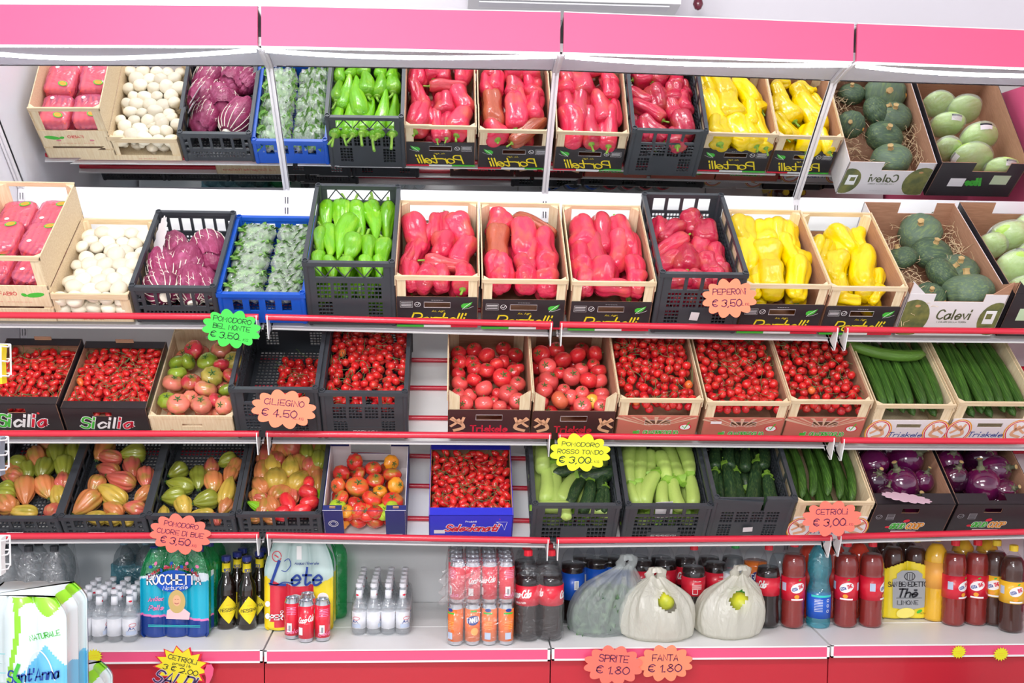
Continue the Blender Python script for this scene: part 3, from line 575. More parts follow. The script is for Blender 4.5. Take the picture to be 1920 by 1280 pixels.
add('cuc1', Crate(2, 1647, 757, 1792, 762, .45, 'left white cucumber crate'), wood_crate, 'white-printed wooden crate of cucumbers, beside the vine tomatoes', 'legs', 'white-printed crates of cucumbers')
add('cuc2', Crate(2, 1802, 752, 1950, 758, .45, 'right white cucumber crate'), wood_crate, 'white-printed wooden crate of cucumbers with torn front print, at the right edge', 'legs', 'white-printed crates of cucumbers')
# lower shelf
for i, (a, y0, b_, y1, ph) in enumerate([(-55, 970, 106, 970, 'first'), (112, 970, 270, 967, 'second'), (276, 965, 438, 965, 'third'), (445, 962, 600, 962, 'fourth')]):
    add('ox%d' % i, Crate(3, a, y0, b_, y1, .46, ph+' oxheart crate'), plastic_crate, 'low black plastic crate of oxheart tomatoes, %s from the left' % ph, pattern='low', group='low black crates of oxheart tomatoes')
add('navy', Crate(3, 604, 958, 761, 958, .33, 'navy box'), card_box, 'navy cardboard box of ribbed red tomatoes', mat('navy_card', srgb(36, 44, 110), .5), 'navy', inner=M_wcard)
add('sel', Crate(3, 804, 966, 963, 966, .345, 'bright blue box'), card_box, 'bright blue cardboard box of plum tomatoes, between the shelf gaps', mat('blue_card', srgb(44, 50, 200), .45), 'blue')
add('zmix', Crate(3, 1001, 943, 1163, 948, .46, 'mixed zucchini crate'), plastic_crate, 'black mesh crate of mixed pale and dark zucchini', pattern='mesh', group=None)
add('zlite', Crate(3, 1176, 945, 1335, 948, .46, 'pale zucchini crate'), plastic_crate, 'black mesh crate of pale green zucchini with paper slip', pattern='mesh', group=None, text_='ESSEGI')
add('zdark', Crate(3, 1341, 934, 1494, 934, .46, 'dark zucchini crate'), plastic_crate, 'black plastic crate of dark zucchini with broken front rim', group=None, brk=True)
add('cuc3', Crate(3, 1497, 943, 1640, 940, .45, 'lower cucumber crate'), wood_crate, 'white-printed wooden crate of curved cucumbers behind the orange tag', 'legs', None)
add('egg1', Crate(3, 1643, 945, 1793, 945, .46, 'left eggplant box'), card_box, 'black cardboard box of round eggplants, beside the curved cucumbers', M_blk2, 'coop', 'black boxes of eggplants')
add('egg2', Crate(3, 1797, 945, 1950, 945, .46, 'right eggplant box'), card_box, 'black cardboard box of round eggplants, at the right edge', M_blk2, 'coop', 'black boxes of eggplants')
# ================================================================== VEGETABLES (one of each kind first)
SK = skin('glossy_skin', srgb(250, 140, 90), .25, 3); SK_r = skin('red_pepper_skin', srgb(196, 110, 60), .45, 2.0, .2, bump=.5)
SK_y = skin('yellow_pepper_skin', srgb(240, 170, 0), .35, 2.0, .22, bump=.4); SK_g = skin('green_pepper_skin', srgb(160, 205, 40), .6, 3, .22, bump=.6)
SK_h = skin('oxheart_skin', srgb(150, 150, 50), .75, 2.0, .2, sc3=(1, 1, .8)); SK_c = skin('cucumber_skin', srgb(110, 160, 60), .6, 7, .45, bump=.5, coat=0, sc3=(2, .4, 2))
SK_z = skin('zucchini_skin', srgb(150, 175, 95), .25, 14, .4, bump=.1, coat=.05); SK_m = skin('mushroom_skin', srgb(235, 215, 180), .25, 4, .6, coat=0)
SK_p = skin('pumpkin_skin', srgb(120, 140, 80), .7, 10, .55, bump=.5, coat=0, sc3=(2, 2, .4)); SK_e = skin('eggplant_skin', srgb(150, 30, 90), .5, 1.2, .1, coat=1)
SK_l = skin('radicchio_leaf', srgb(196, 110, 150), .5, 5, .45, bump=.8, coat=0); SK_k = skin('cabbage_leaf', srgb(210, 235, 150), .6, 5, .4, bump=.6)
SK_f = skin('fresh_leaf', srgb(190, 215, 130), .5, 8, .5, bump=.6, coat=0)
M_stem = mat('green_stem', srgb(110, 160, 50), .5, noise=(20, srgb(150, 190, 70), (1, 1, 1))); M_stemd = mat('dry_stem', srgb(210, 175, 120), .7, noise=(20, srgb(170, 140, 90), (1, 1, 1)))
M_calyx = mat('calyx_green', srgb(70, 110, 50), .6); M_calyxd = mat('eggplant_calyx', srgb(70, 76, 60), .6, noise=(30, srgb(110, 110, 80), (1, 1, 1)))
M_vine = mat('vine_green', srgb(92, 112, 62), .65); M_orange = mat('carrot_orange', srgb(255, 120, 60), .5)
PROTO = []
def hide(o): PROTO.append(o); return o
def organic(name, prof, lobes=0, depth=.1, n=24, bend=0, seed=0, wob=.03, twist=0, sub=True, sharp=1.0):
    """A body of revolution along +y with ribs, bend and a little irregularity. prof: (radius, y)."""
    R = random.Random(seed); ph = [R.uniform(0, 6.28) for _ in range(6)]; vs = []; fs = []; k = len(prof); ymax = max(abs(p[1]) for p in prof)
    for i, (r, y) in enumerate(prof):
        t = y/ymax; ox = bend*(1-t*t); oz = .0
        for j in range(n):
            a = 2*PI*j/n+twist*t; m = 1.0
            if lobes: m -= depth*(1-abs(math.cos(lobes*a/2+ph[0]))**sharp)*(.75+.25*math.sin(2*t+ph[4]))
            m += wob*(math.sin(2*a+ph[1]+2*t)+.7*math.sin(3*a+ph[2]-3*t)+math.sin(5*t+ph[3]+a))
            vs.append((r*m*math.cos(a)+ox, y, r*m*math.sin(a)+oz+wob*r*math.sin(3*t+ph[5])))
    for i in range(k-1):
        for j in range(n): a = i*n+j; b = i*n+(j+1) % n; fs.append((a, a+n, b+n, b))
    b = B(); b.add(vs, fs+[tuple(range(n)), tuple(range(k*n-1, (k-1)*n-1, -1))]); return b
def prof_from(fn, n, half):
    return [(max(.0006, fn(-1+2*i/(n-1))), half*(-1+2*i/(n-1))) for i in range(n)]
cosn = lambda t, p: max(0, 1-abs(t)**p)**.5
def pepper(color, seed, long_=1.0, kind='bell'):
    R = random.Random(seed)
    tap = R.uniform(.12, .38); hl = .075*long_
    if kind == 'bell': tap *= .8; fn = lambda t: .039*cosn(t, 4.5)*(1+tap*t*.8)*(1-.05*math.exp(-((t+.1)/.3)**2))
    else: fn = lambda t: .022*max(.0, (1-max(0, t-.72)**2*6))*min(1, ((t+1.02)/1.5)**.7)*1.15 if t < .999 else .006
    m = {'red': SK_r, 'yellow': SK_y, 'green': SK_g}[color]
    b = organic('p', prof_from(fn, 20 if kind == 'bell' else 18, hl), 3+seed % 2 if kind == 'bell' else 3, .30 if kind == 'bell' else .2, 32, R.uniform(-.010, .010), seed, .05, R.uniform(-.4, .4), sharp=.75)
    if kind == 'bell':                            # shoulder dips towards the stalk
        b.v = [(x, y-.012*math.exp(-((x*x+z*z)**.5/.013)**2) if y > 0 else y+.008*math.exp(-((x*x+z*z)**.5/.012)**2), z) for x, y, z in b.v]
    o = b.obj(color+'_pepper', m, None, 'all'); s = B(); y0 = hl-.012 if kind == 'bell' else hl-.002
    s.lathe([(.013 if kind == 'bell' else .011, 0), (.010, .003), (.0045, .006), (.0038, .012), (.0045, .024 if kind == 'bell' else .034), (0, .026 if kind == 'bell' else .036)], 10, mod=lambda t, q: 1+.18*math.sin(5*t)*(1-q))
    s.v = [(x+.004*(z/.02)**2*(1 if seed % 2 else -1), y0+z, y) for x, y, z in s.v]; s.obj('stem', M_stem, o, True); return hide(o)
def star(b, r, n=5, w=.3, h=.15, M=None, y=0):
    for k in range(n):
        a = 2*PI*k/n; d = (math.cos(a), math.sin(a)); p = (-d[1], d[0])
        pts = [(0, 0, y), (d[0]*r*.45+p[0]*r*w*.4, d[1]*r*.45+p[1]*r*w*.4, y+h*r*.2), (d[0]*r, d[1]*r, y+h*r), (d[0]*r*.45-p[0]*r*w*.4, d[1]*r*.45-p[1]*r*w*.4, y+h*r*.2)]
        if M: pts = [tuple(M @ Vector(q)) for q in pts]
        b.add(pts, [(0, 1, 2, 3)])
def round_tomato(seed, ribs=0, flat=.86, name='round_tomato'):
    b = organic('t', prof_from(lambda t: .032*cosn(t, 2.1)*(1 if not ribs else 1.1), 14, .032*flat), ribs, .12 if ribs else .0, 26, 0, seed, .02)
    b.v = [(x, y-.006*math.exp(-((x*x+z*z)**.5/.009)**2) if y > 0 else y, z) for x, y, z in b.v]
    o = b.obj(name, SK if not ribs else SK_h, None, 'all'); c = B(); star(c, .014, 5, .5, .3); c.tube([(0, 0, 0), (.001, 0, .008)], .0018, 6)
    c.v = [(x, .032*flat-.0055+z, y) for x, y, z in c.v]; c.obj('calyx', M_calyx, o); return hide(o)
def oxheart(seed):
    fn = lambda t: .034*cosn(t, 2.4)*(1-.33*t-.1*t*t) if t < .97 else .008
    b = organic('o', prof_from(fn, 18, .046), 7+seed % 3, .24, 48, 0, seed, .025, .1, sharp=.6)
    o = b.obj('oxheart_tomato', SK_h, None, 'all'); c = B(); star(c, .011, 6, .5, .5); c.tube([(0, 0, 0), (.002, 0, .008)], .002, 6); c.v = [(x, .045+z, y) for x, y, z in c.v]; c.obj('calyx', M_calyx, o); return hide(o)
def simple(name, fn, n, hl, m, seed=0, lobes=0, depth=.1, wob=.02, seg=14, bend=0, sharp=1.0):
    return hide(organic(name, prof_from(fn, n, hl), lobes, depth, seg, bend, seed, wob, sharp=sharp).obj(name, m, None, 'all'))
P_red = [pepper('red', s) for s in (1, 2, 3, 4)]; P_yel = [pepper('yellow', s+10) for s in (1, 2, 3)]; P_grn = [pepper('green', s+20, .95, 'long') for s in (1, 2, 3)]
P_rnd = [round_tomato(s) for s in (1, 2)]; P_rib = [round_tomato(s+3, 9, .78, 'ribbed_tomato') for s in (1, 2)]; P_ox = [oxheart(s) for s in (1, 2, 3)]
P_plum = [simple('plum_tomato', lambda t: .0115*cosn(t, 2.4), 9, .0185, SK, s, seg=12) for s in (1, 2)]
P_cher = [simple('cherry_tomato', lambda t: .0155*cosn(t, 2.1), 9, .0145, SK, s, seg=14) for s in (1, 2)]
def cucumber(seed, bend):
    o = simple('cucumber', lambda t: .0185*cosn(t, 7)*(1-.08*t), 20, .165, SK_c, seed, 10, .08, .012, 30, bend); b = B(); b.lathe([(.005, 0), (.0035, .004), (.004, .010), (0, .011)], 8); b.v = [(x, .163+z, y) for x, y, z in b.v]; b.obj('stem_end', M_stemd, o, True); return o
P_cuc = [cucumber(1, .012), cucumber(2, -.010), cucumber(3, .035)]
def zucchini(seed, bend, m=SK_z, nm='zucchini'):
    o = simple(nm, lambda t: .019*cosn(t, 6)*(1-.16*t), 18, .085, m, seed, 5, .07, .015, 26, bend); b = B()
    b.lathe([(.0165, -.006), (.015, .002), (.009, .009), (.0075, .016), (.009, .021), (0, .021)], 10, mod=lambda t, q: 1+.12*math.cos(5*t)); b.v = [(x, .078+z, y) for x, y, z in b.v]; b.obj('stem', M_stem, o, True); return o
P_zuc = [zucchini(1, .003), zucchini(2, -.008), zucchini(3, .010)]
def mushroom(seed):
    o = simple('mushroom', lambda t: .024*cosn(t, 2.2)*(1+.1*t), 12, .020, SK_m, seed, 0, 0, .03, 18); b = B(); b.lathe([(.009, -.03), (.010, -.02), (.009, -.012), (0, -.012)], 12); b.v = [(x, z, y) for x, y, z in b.v]; b.obj('stalk', SK_m, o, True); return o
P_mush = [mushroom(1), mushroom(2)]
def pumpkin(seed):
    o = simple('green_pumpkin', lambda t: .075*cosn(t, 2.3), 18, .052, SK_p, seed, 12, .10, .015, 60, sharp=.5)
    b = B(); b.lathe([(.016, 0), (.010, .005), (.0085, .015), (.011, .022), (0, .023)], 12, mod=lambda t, q: 1+.1*math.cos(5*t)); b.v = [(x, .046+z, y) for x, y, z in b.v]; b.obj('stem', M_stemd, o, True)
    b = B(); b.lathe([(.0, -.014), (.010, -.012), (.014, 0), (.010, .012), (0, .014)], 14); b.v = [(x*.75+.0645, z*1.3+.004, y) for x, y, z in b.v]; ob = b.obj('orange_patch', mat('orange_rind', srgb(220, 150, 60), .6), o, True); return o
P_pum = [pumpkin(1), pumpkin(2)]
def eggplant(seed):
    o = simple('round_eggplant', lambda t: .058*cosn(t, 2.3)*(1-.12*t), 18, .056, SK_e, seed, 5, .05, .02, 36)
    b = B(); star(b, .040, 5, .95, -.45); b.lathe([(.014, -.004), (.012, .004), (.0075, .008), (.007, .024), (.010, .030), (0, .031)], 12); b.v = [(x, .056+z, y) for x, y, z in b.v]; b.obj('calyx', M_calyxd, o); b = B(); b.lathe([(.0085, 0), (0, .001)], 10); b.v = [(x, .0875+z, y) for x, y, z in b.v]; b.obj('cut_stalk', M_stemd, o); return o
P_egg = [eggplant(1), eggplant(2)]
def cabbage(seed):
    o = simple('wrapped_cabbage', lambda t: .066*cosn(t, 2.2), 16, .055, SK_k, seed, 6, .06, .03, 36)
    b = organic('w', prof_from(lambda t: .070*cosn(t, 2.2), 18, .059), 0, 0, 40, 0, seed+4, .035); b.obj('clear_wrapper', MATS['clear_bag'], o, 'all')
    b = B(); M = lambda u, v, w: (u, v*1.0, math.sqrt(max(0, .0725**2-u*u-v*v*1.2))+w); gx = [-.022+.0055*i for i in range(9)]; gy = [0, .012, .024, .036]
    for mi, (ys) in enumerate(((0, .012), (.012, .034))):
        b.mi = mi
        for i in range(8): b.add([M(gx[i], ys[0], 0), M(gx[i+1], ys[0], 0), M(gx[i+1], ys[1], 0), M(gx[i], ys[1], 0)], [(0, 1, 2, 3)])
    b.obj('price_label', [M_black, M_wprint], o); return o
P_cab = [cabbage(1), cabbage(2)]
def radicchio(seed):
    R = random.Random(seed); o = simple('radicchio', lambda t: .052*cosn(t, 2.3)*(1-.12*t), 16, .052, SK_l, seed, 3, .10, .05, 40)
    for lf in range(4):                              # outer leaves with ragged lips
        b = B(); a0 = R.uniform(0, 6.28); n1, n2 = 14, 8; vs = []
        for i in range(n1):
            for j in range(n2):
                a = a0+(i/(n1-1)-.5)*2.3; t = -.95+1.75*j/(n2-1)*(1-.12*abs(i/(n1-1)-.5)*2); r = .054*cosn(min(.98, abs(t)), 2.3)*(1-.1*t)+.002+.006*max(0, t)+.0025*math.sin(9*a+lf*2)*max(0, t+.4)
                vs.append((r*math.cos(a), .052*t+.003*math.sin(7*a)*(t > .5), r*math.sin(a)))
        b.add(vs, [(i*n2+j, i*n2+j+1, (i+1)*n2+j+1, (i+1)*n2+j) for i in range(n1-1) for j in range(n2-1)]); b.obj('outer_leaf', SK_l, o, 'all')
    b = B()
    for k in range(15):                              # white branching ribs
        a = 2*PI*k/15+R.uniform(-.1, .1); top = R.uniform(.2, .75); P = lambda t, a_: (1.045*.052*cosn(t, 2.3)*(1-.12*t)*math.cos(a_)*1.03, .052*t, 1.045*.052*cosn(t, 2.3)*(1-.12*t)*math.sin(a_)*1.03)
        w_ = R.uniform(-.15, .15); ts = [-.92+(top+.92)*q/7 for q in range(8)]; b.tube([P(t, a+w_*(t+1)) for t in ts], [.0019*(1-q/9) for q in range(8)], 5)
        for q in (3, 4, 5): sg = 1 if q % 2 else -1; b.tube([P(ts[q]+.05*z, a+w_*(ts[q]+1)+sg*.06*z) for z in range(4)], [.0009, .0007, .0005, .0003], 4)
    b.lathe([(.0, 0), (.016, .0), (.018, .006), (.012, .01)], 12, (0, 0, 0)); nv = 48
    b.v[-nv:] = [(x, -.056+z, y) for x, y, z in b.v[-nv:]]; b.obj('white_rib', mat('radicchio_rib', srgb(240, 232, 215), .5), o, True); return o
P_rad = [radicchio(1), radicchio(2)]
def salad_bag(seed):
    R = random.Random(seed); b = B(); n1, n2 = 30, 14; vs = []
    for i in range(n1):
        for j in range(n2):
            u = -1+2*i/(n1-1); a = 2*PI*j/n2; e = (1-u**4)**.5*.9+.1; k = 1+.10*math.sin(9*u+3*a+seed)+.06*math.sin(17*u-2*a)
            vs.append((.070*u, .040*e*math.cos(a)*k*(1 if abs(u) < .93 else 1.1), .030*max(.03, (1-u**6))*math.sin(a)*k))
    b.add(vs, [(i*n2+j, i*n2+(j+1) % n2, (i+1)*n2+(j+1) % n2, (i+1)*n2+j) for i in range(n1-1) for j in range(n2)]); o = b.obj('salad_bag', MATS['clear_bag'], None, 'all')
    L_ = B()
    co = organic('c', prof_from(lambda t: .030*cosn(t, 3), 12, .060), 3, .3, 16, 0, seed, .08); L_.add([(y, x, z*.7) for x, y, z in co.v], [f[::-1] for f in co.f])
    for k in range(70):
        p = Vector((R.uniform(-.055, .055), R.uniform(-.028, .028), R.uniform(.004, .024))); e = Euler((R.uniform(-.7, .7), R.uniform(-.7, .7), R.uniform(0, 6))); M = Matrix.Translation(p) @ e.to_matrix().to_4x4(); l = R.uniform(.016, .028); w_ = l*.35
        L_.add([tuple(M @ Vector(q)) for q in ((-l, 0, 0), (-l*.3, w_, .003), (l*.5, w_*.9, .004), (l, 0, -.002), (l*.5, -w_*.9, .004), (-l*.3, -w_, .003), (0, 0, -.002))], [(0, 1, 6), (1, 2, 6), (2, 3, 6), (3, 4, 6), (4, 5, 6), (5, 0, 6)])
    L_.obj('leaves', SK_f, o, 'all'); return hide(o)
P_sal = [salad_bag(1), salad_bag(2)]
M_pinkbag = film('pink_bag', tint=(1, .80, .84, 1), haze=.40, gloss=.12, bump=.5, scale=16, dcol=srgb(255, 132, 172))
def carrot_bag(seed):
    R = random.Random(seed); b = B(); n1, n2 = 22, 28; vs = []
    for i in range(n1):
        for j in range(n2):
            u = -1+2*i/(n1-1); a = 2*PI*j/n2; ca, sa = math.cos(a), math.sin(a); e = (1-abs(u)**7)**.4*.92+.08; k = 1+.02*math.sin(9*u+5*a+seed); rr = (abs(ca)**4+abs(sa)**4)**-.25
            vs.append((.060*ca*rr*e*k, .085*u, .032*sa*rr*e*k))
    b.add(vs, [(i*n2+j, i*n2+(j+1) % n2, (i+1)*n2+(j+1) % n2, (i+1)*n2+j) for i in range(n1-1) for j in range(n2)]+[tuple(range(n2)), tuple(range((n1-1)*n2, n1*n2))]); o = b.obj('carrot_bag', M_pinkbag, None, 'all')
    c = B()
    for z in (-.012, .012):
        for k in range(5): x = -.042+.021*k; c.tube([(x, -.072, z), (x+.002, -.03, z), (x, .05, z), (x, .074, z)], [.004, .0085, .011, .008], 9)
    c.obj('carrots', M_orange, o, True)
    s = B(); s.mi = 0; s.add([(x, y+.045, .0335) for x, y in ell(.02, 0, .020, .014, 18, .4)], [tuple(range(18))]); s.mi = 1; s.add([(x, y+.045, .0340) for x, y in ell(.02, 0, .015, .010, 18, .4)], [tuple(range(18))]); s.mi = 2; s.add([(x, y-.05, .0337) for x, y in ell(-.02, 0, .008, .008, 14)], [tuple(range(14))])
    s.obj('sticker', [M_gprint, mat('orange_print', srgb(245, 150, 60), .5), M_wprint], o); return hide(o)
P_car = [carrot_bag(1), carrot_bag(2)]
# ------------------------------------------------------------------ placing
ORD = ['first', 'second', 'third', 'fourth', 'fifth', 'sixth', 'seventh', 'eighth', 'ninth', 'tenth', 'eleventh', 'twelfth', 'thirteenth', 'fourteenth']
def rows(loc, n):
    """Name every place by its row from the back and its rank from the left."""
    nr = max(1, round(n/4.2)); order = sorted(range(n), key=lambda i: -loc[i][1]); out = [None]*n
    per = n/nr; rw = [order[int(round(k*per)):int(round((k+1)*per))] for k in range(nr)]
    for k, rr in enumerate(rw):
        nm = 'back row' if k == 0 else 'front row' if k == nr-1 and nr > 1 else ORD[k]+' row'
        rr = sorted(rr, key=lambda i: loc[i][0])
        for q, i in enumerate(rr): out[i] = '%s, %s from left' % (nm, ORD[q])
    return out
def local_mat(loc, ang, tilt=0, roll=0, sc=(1, 1, 1), up=False):
    M = Matrix.Translation(Vector([float(v) for v in loc])) @ Matrix.Rotation(ang, 4, 'Z') @ Matrix.Rotation(tilt, 4, 'X')
    if up: M = M @ Matrix.Rotation(PI/2, 4, 'X')
    return M @ Matrix.Rotation(roll, 4, 'Y') @ Matrix.Diagonal((sc[0], sc[1], sc[2], 1))
def put(protos, c, M, col, label, cat, group, idx=0):
    o = copy_tree(protos[idx % len(protos)]); o.matrix_world = (c.M if c else Matrix()) @ M; o.color = col
    for ch in o.children: ch.color = col
    tag(o, label, cat, group); return o
def items(key, P, lst, protos, w0, l0, col, noun, cat, hc=None, tilt=0, up=False, seed=1, group=None, adj=None, l_as_w=False, jit=.25, zj=.004):
    """lst: (cx, cy, width, length, angle[, colour]) in the pixels of a crop P = (x, y, scale) of the photograph."""
    c = cr[key]; R = random.Random(seed); hc = c.H*.72 if hc is None else hc; ent = []
    for it in lst:
        cx, cy, wd, ln, an = it[:5]; px, py = P[0]+cx/P[2], P[1]+cy/P[2]; a = math.radians(an); k = ln/P[2]/2
        q0 = c.pix(px, py, hc); wm = wd/P[2]/ppm(c.O+EA*q0[1]+np.array([q0[0], 0, 0]))
        A_ = c.pix(px-math.sin(a)*k, py-math.cos(a)*k, hc); Z_ = c.pix(px+math.sin(a)*k, py+math.cos(a)*k, hc); d = A_-Z_; lm = math.hypot(d[0], d[1])
        ent.append([q0, wm, lm, math.atan2(-d[0], d[1]), it[5] if len(it) > 5 else 0, an])
    nm = rows([e[0] for e in ent], len(ent))
    for i, e in enumerate(ent):
        q, wm, lm, an, ci, _ = e; cc = col[ci] if isinstance(col, list) else col; s = wm/w0; z = q[2]+R.uniform(-zj, zj)
        ex, ey = (wm*.46, wm*.46) if up else (max(wm*.46, abs(math.sin(an))*lm/2), max(wm*.46, abs(math.cos(an))*lm/2))
        ex += .012 if noun == 'zucchini' else 0
        x = min(max(q[0], ex+.012), c.W-ex-.012) if c.W > 2*ex+.024 else c.W/2; y = min(max(q[1], ey+.012), c.L-ey*.8-.004)
        if up: M = local_mat((x, y, z), R.uniform(0, 6.3), R.uniform(-jit, jit)+tilt, 0, (s, s, s), True) if not l_as_w else local_mat((x, y, z), an, tilt, R.uniform(0, 6.3), (s, s, s))
        else: M = local_mat((x, y, z), an, R.uniform(-jit, jit)*.4+tilt, R.uniform(0, 6.3), (s, min(max(lm/l0, s*.65), s*1.9), s))
        a_ = (adj[ci] if isinstance(adj, list) else adj) or ''
        put(protos, c, M, cc, ('%s %s in %s, %s' % (a_, noun, c.phrase, nm[i])).strip(), cat, group or '%ss in the %s' % (noun, c.phrase), R.randint(0, 9))
    return ent
def under(key, protos, w0, col, noun, cat, size, hc, n, seed=5, up=False, lay=None, adj='', ymax=9, flat=False):
    """Things mostly buried under the top ones; the photo cannot tell them apart."""
    c = cr[key]; R = random.Random(seed); pts = []; tries = 0
    hl = size*.55 if up else max(abs(v.co.y) for v in protos[0].data.vertices)*size/w0+.028
    while len(pts) < n and tries < 900:
        tries += 1; x = R.uniform(size*.6, c.W-size*.6); y = R.uniform(hl, min(ymax, c.L-hl))
        if all(math.hypot(x-a, y-b) > size*.82 for a, b in pts): pts.append((x, y))
    for x, y in pts:
        s = size/w0; M = local_mat((x, y, hc+R.uniform(-.003, .003)), R.uniform(-.15, .15)+(PI if R.random() < .4 else 0), 0, R.uniform(0, 6.3), (s, s, s)) if not up else local_mat((x, y, hc+R.uniform(-.003, .003)), R.uniform(0, 6), R.uniform(-.6, .6), 0, (s, s, s), True)
        put(protos, c, M, col, ('%s %s half buried in %s' % (adj, noun, c.phrase)).strip(), cat, 'half buried %ss in the %s' % (noun, c.phrase), R.randint(0, 9))
P4, P5, P6, P7, P8 = (0, 320, 4), (380, 320, 4), (800, 340, 4), (1160, 340, 4), (1480, 340, 4)
RED = srgb(218, 48, 82); RED2 = srgb(196, 36, 70); YEL = srgb(244, 212, 0); GRN = srgb(108, 178, 20)
G5 = [(880, 320, 110, 260, 0), (945, 310, 110, 260, 3), (1010, 330, 110, 220, 0), (1080, 300, 110, 230, 0), (1160, 390, 120, 300, 6), (1265, 400, 130, 330, 10), (1295, 290, 110, 220, 5), (1390, 400, 125, 310, -2), (1240, 240, 60, 150, 80), (850, 560, 100, 230, 0), (945, 540, 125, 270, 3), (1065, 500, 150, 340, -18), (1110, 610, 140, 230, -20), (1230, 610, 125, 210, 2), (1360, 625, 140, 190, 0), (880, 700, 100, 190, 5), (955, 740, 100, 180, 10), (1080, 740, 120, 160, 0), (1220, 760, 100, 180, 0), (1320, 740, 90, 190, 0), (860, 430, 90, 220, 0)]
items('green', P5, G5, P_grn, .046, .142, GRN, 'long green pepper', 'pepper', hc=.185)
under('green', P_grn, .046, GRN, 'long green pepper', 'pepper', .052, .13, 16)
L6a = [(-160, 390, 200, 250, 18), (-80, 520, 140, 300, -25), (60, 320, 110, 210, -4), (150, 310, 120, 215, 5), (300, 370, 190, 240, 25), (-190, 560, 110, 240, -20), (125, 490, 190, 180, -10), (300, 530, 180, 230, -25), (-20, 430, 130, 250, -25), (150, 620, 130, 370, 86, 1), (-200, 760, 120, 250, 5), (-110, 770, 150, 200, 0), (50, 710, 100, 240, 75), (-20, 800, 190, 180, -30), (110, 810, 150, 170, 0), (270, 770, 180, 190, 180)]
L6b = [(510, 310, 190, 170, -30), (830, 310, 130, 370, 62, 1), (520, 480, 200, 300, 0, 1), (720, 460, 210, 300, 5), (920, 500, 190, 250, 15), (480, 660, 150, 230, 0), (570, 680, 170, 210, 6), (720, 660, 170, 180, 0), (930, 650, 200, 190, -4), (550, 830, 160, 150, 0), (750, 820, 190, 150, 0), (910, 840, 190, 140, 0), (770, 540, 150, 200, 0)]
L6c = [(1110, 360, 220, 270, 182), (1300, 350, 180, 280, 5), (1480, 390, 180, 320, 20), (1120, 560, 170, 180, 0), (1270, 550, 170, 340, 12), (1430, 530, 200, 270, -10), (1560, 680, 170, 220, 15), (1140, 680, 180, 170, 0), (1330, 710, 220, 220, 0), (1410, 840, 150, 300, 80), (1200, 850, 150, 170, 0), (1590, 830, 160, 170, 0), (1590, 500, 120, 220, 15)]
under('green', P_grn, .046, GRN, 'long green pepper', 'pepper', .052, .075, 9, 6, ymax=.16); under('green', P_grn, .046, GRN, 'long green pepper', 'pepper', .052, .03, 9, 7, ymax=.16)
BR = srgb(176, 84, 60)
items('red1', P6, L6a, P_red, .078, .15, [RED, srgb(214, 72, 84)], 'red pepper', 'pepper', hc=.155, adj=['glossy', 'streaky'])
items('red2', P6, L6b, P_red, .078, .15, [RED, BR], 'red pepper', 'pepper', hc=.155, seed=2, adj=['glossy', 'brown-tinged'])
items('red3', P6, L6c, P_red, .078, .15, RED, 'red pepper', 'pepper', hc=.155, seed=3, adj='glossy')
for k in ('red1', 'red2', 'red3'): under(k, P_red, .078, RED, 'red pepper', 'pepper', .075, .09, 10)
L7 = [(310, 360, 150, 160, 185), (400, 380, 150, 230, -45), (560, 310, 180, 160, 20), (650, 400, 200, 200, 190), (370, 500, 150, 300, -58), (330, 610, 150, 220, -60), (505, 590, 200, 200, 182), (620, 520, 180, 200, -20), (680, 640, 180, 170, 10), (800, 580, 150, 200, 20), (830, 690, 130, 130, 0), (450, 760, 180, 140, 80), (600, 760, 180, 140, 60), (720, 740, 150, 130, 20)]
items('redb', P7, L7, P_red, .078, .15, RED2, 'red pepper', 'pepper', hc=.165, seed=4, adj='dark')
under('redb', P_red, .078, RED2, 'red pepper', 'pepper', .075, .10, 14, adj='dark')
under('redb', P_red, .078, RED2, 'red pepper', 'pepper', .07, .045, 8, 8, adj='dark', ymax=.18)
L7y = [(900, 350, 220, 220, 15), (1090, 390, 220, 210, 180), (1175, 340, 180, 190, 0), (1270, 390, 150, 260, 5), (930, 560, 200, 300, 0), (1110, 600, 250, 260, 10), (1280, 540, 190, 270, 28), (1150, 790, 230, 280, 8), (1360, 770, 190, 290, 0), (1385, 640, 150, 200, -10), (1000, 770, 160, 250, 10), (1000, 690, 150, 200, 0)]
L8y = [(180, 530, 130, 200, 0), (270, 540, 130, 200, -20), (395, 440, 210, 260, 40), (540, 440, 120, 180, 15), (550, 650, 200, 310, -3), (340, 660, 200, 220, -12), (230, 700, 160, 220, 40), (560, 800, 160, 170, 0), (450, 890, 110, 200, 80), (650, 850, 100, 150, -30), (680, 730, 90, 130, 0), (380, 800, 150, 180, 10)]
items('yel1', P7, L7y, P_yel, .078, .15, YEL, 'yellow pepper', 'pepper', hc=.155, seed=5); under('yel1', P_yel, .078, YEL, 'yellow pepper', 'pepper', .08, .085, 9)
items('yel2', P8, L8y, P_yel, .078, .15, YEL, 'yellow pepper', 'pepper', hc=.13, seed=6); under('yel2', P_yel, .078, YEL, 'yellow pepper', 'pepper', .08, .06, 7)
PG = [srgb(62, 84, 64), srgb(84, 104, 84)]
items('pump', P8, [(985, 375, 320, 0, 0, 1), (1070, 530, 300, 0, 0), (830, 590, 240, 0, 0), (1155, 700, 290, 0, 0), (1430, 675, 310, 0, 0, 1), (1380, 860, 370, 0, 0, 1), (1060, 850, 240, 0, 0)], P_pum, .15, .104, PG, 'green pumpkin', 'pumpkin', hc=.12, up=True, jit=.7, adj=['dark', 'greyish'], zj=.012)
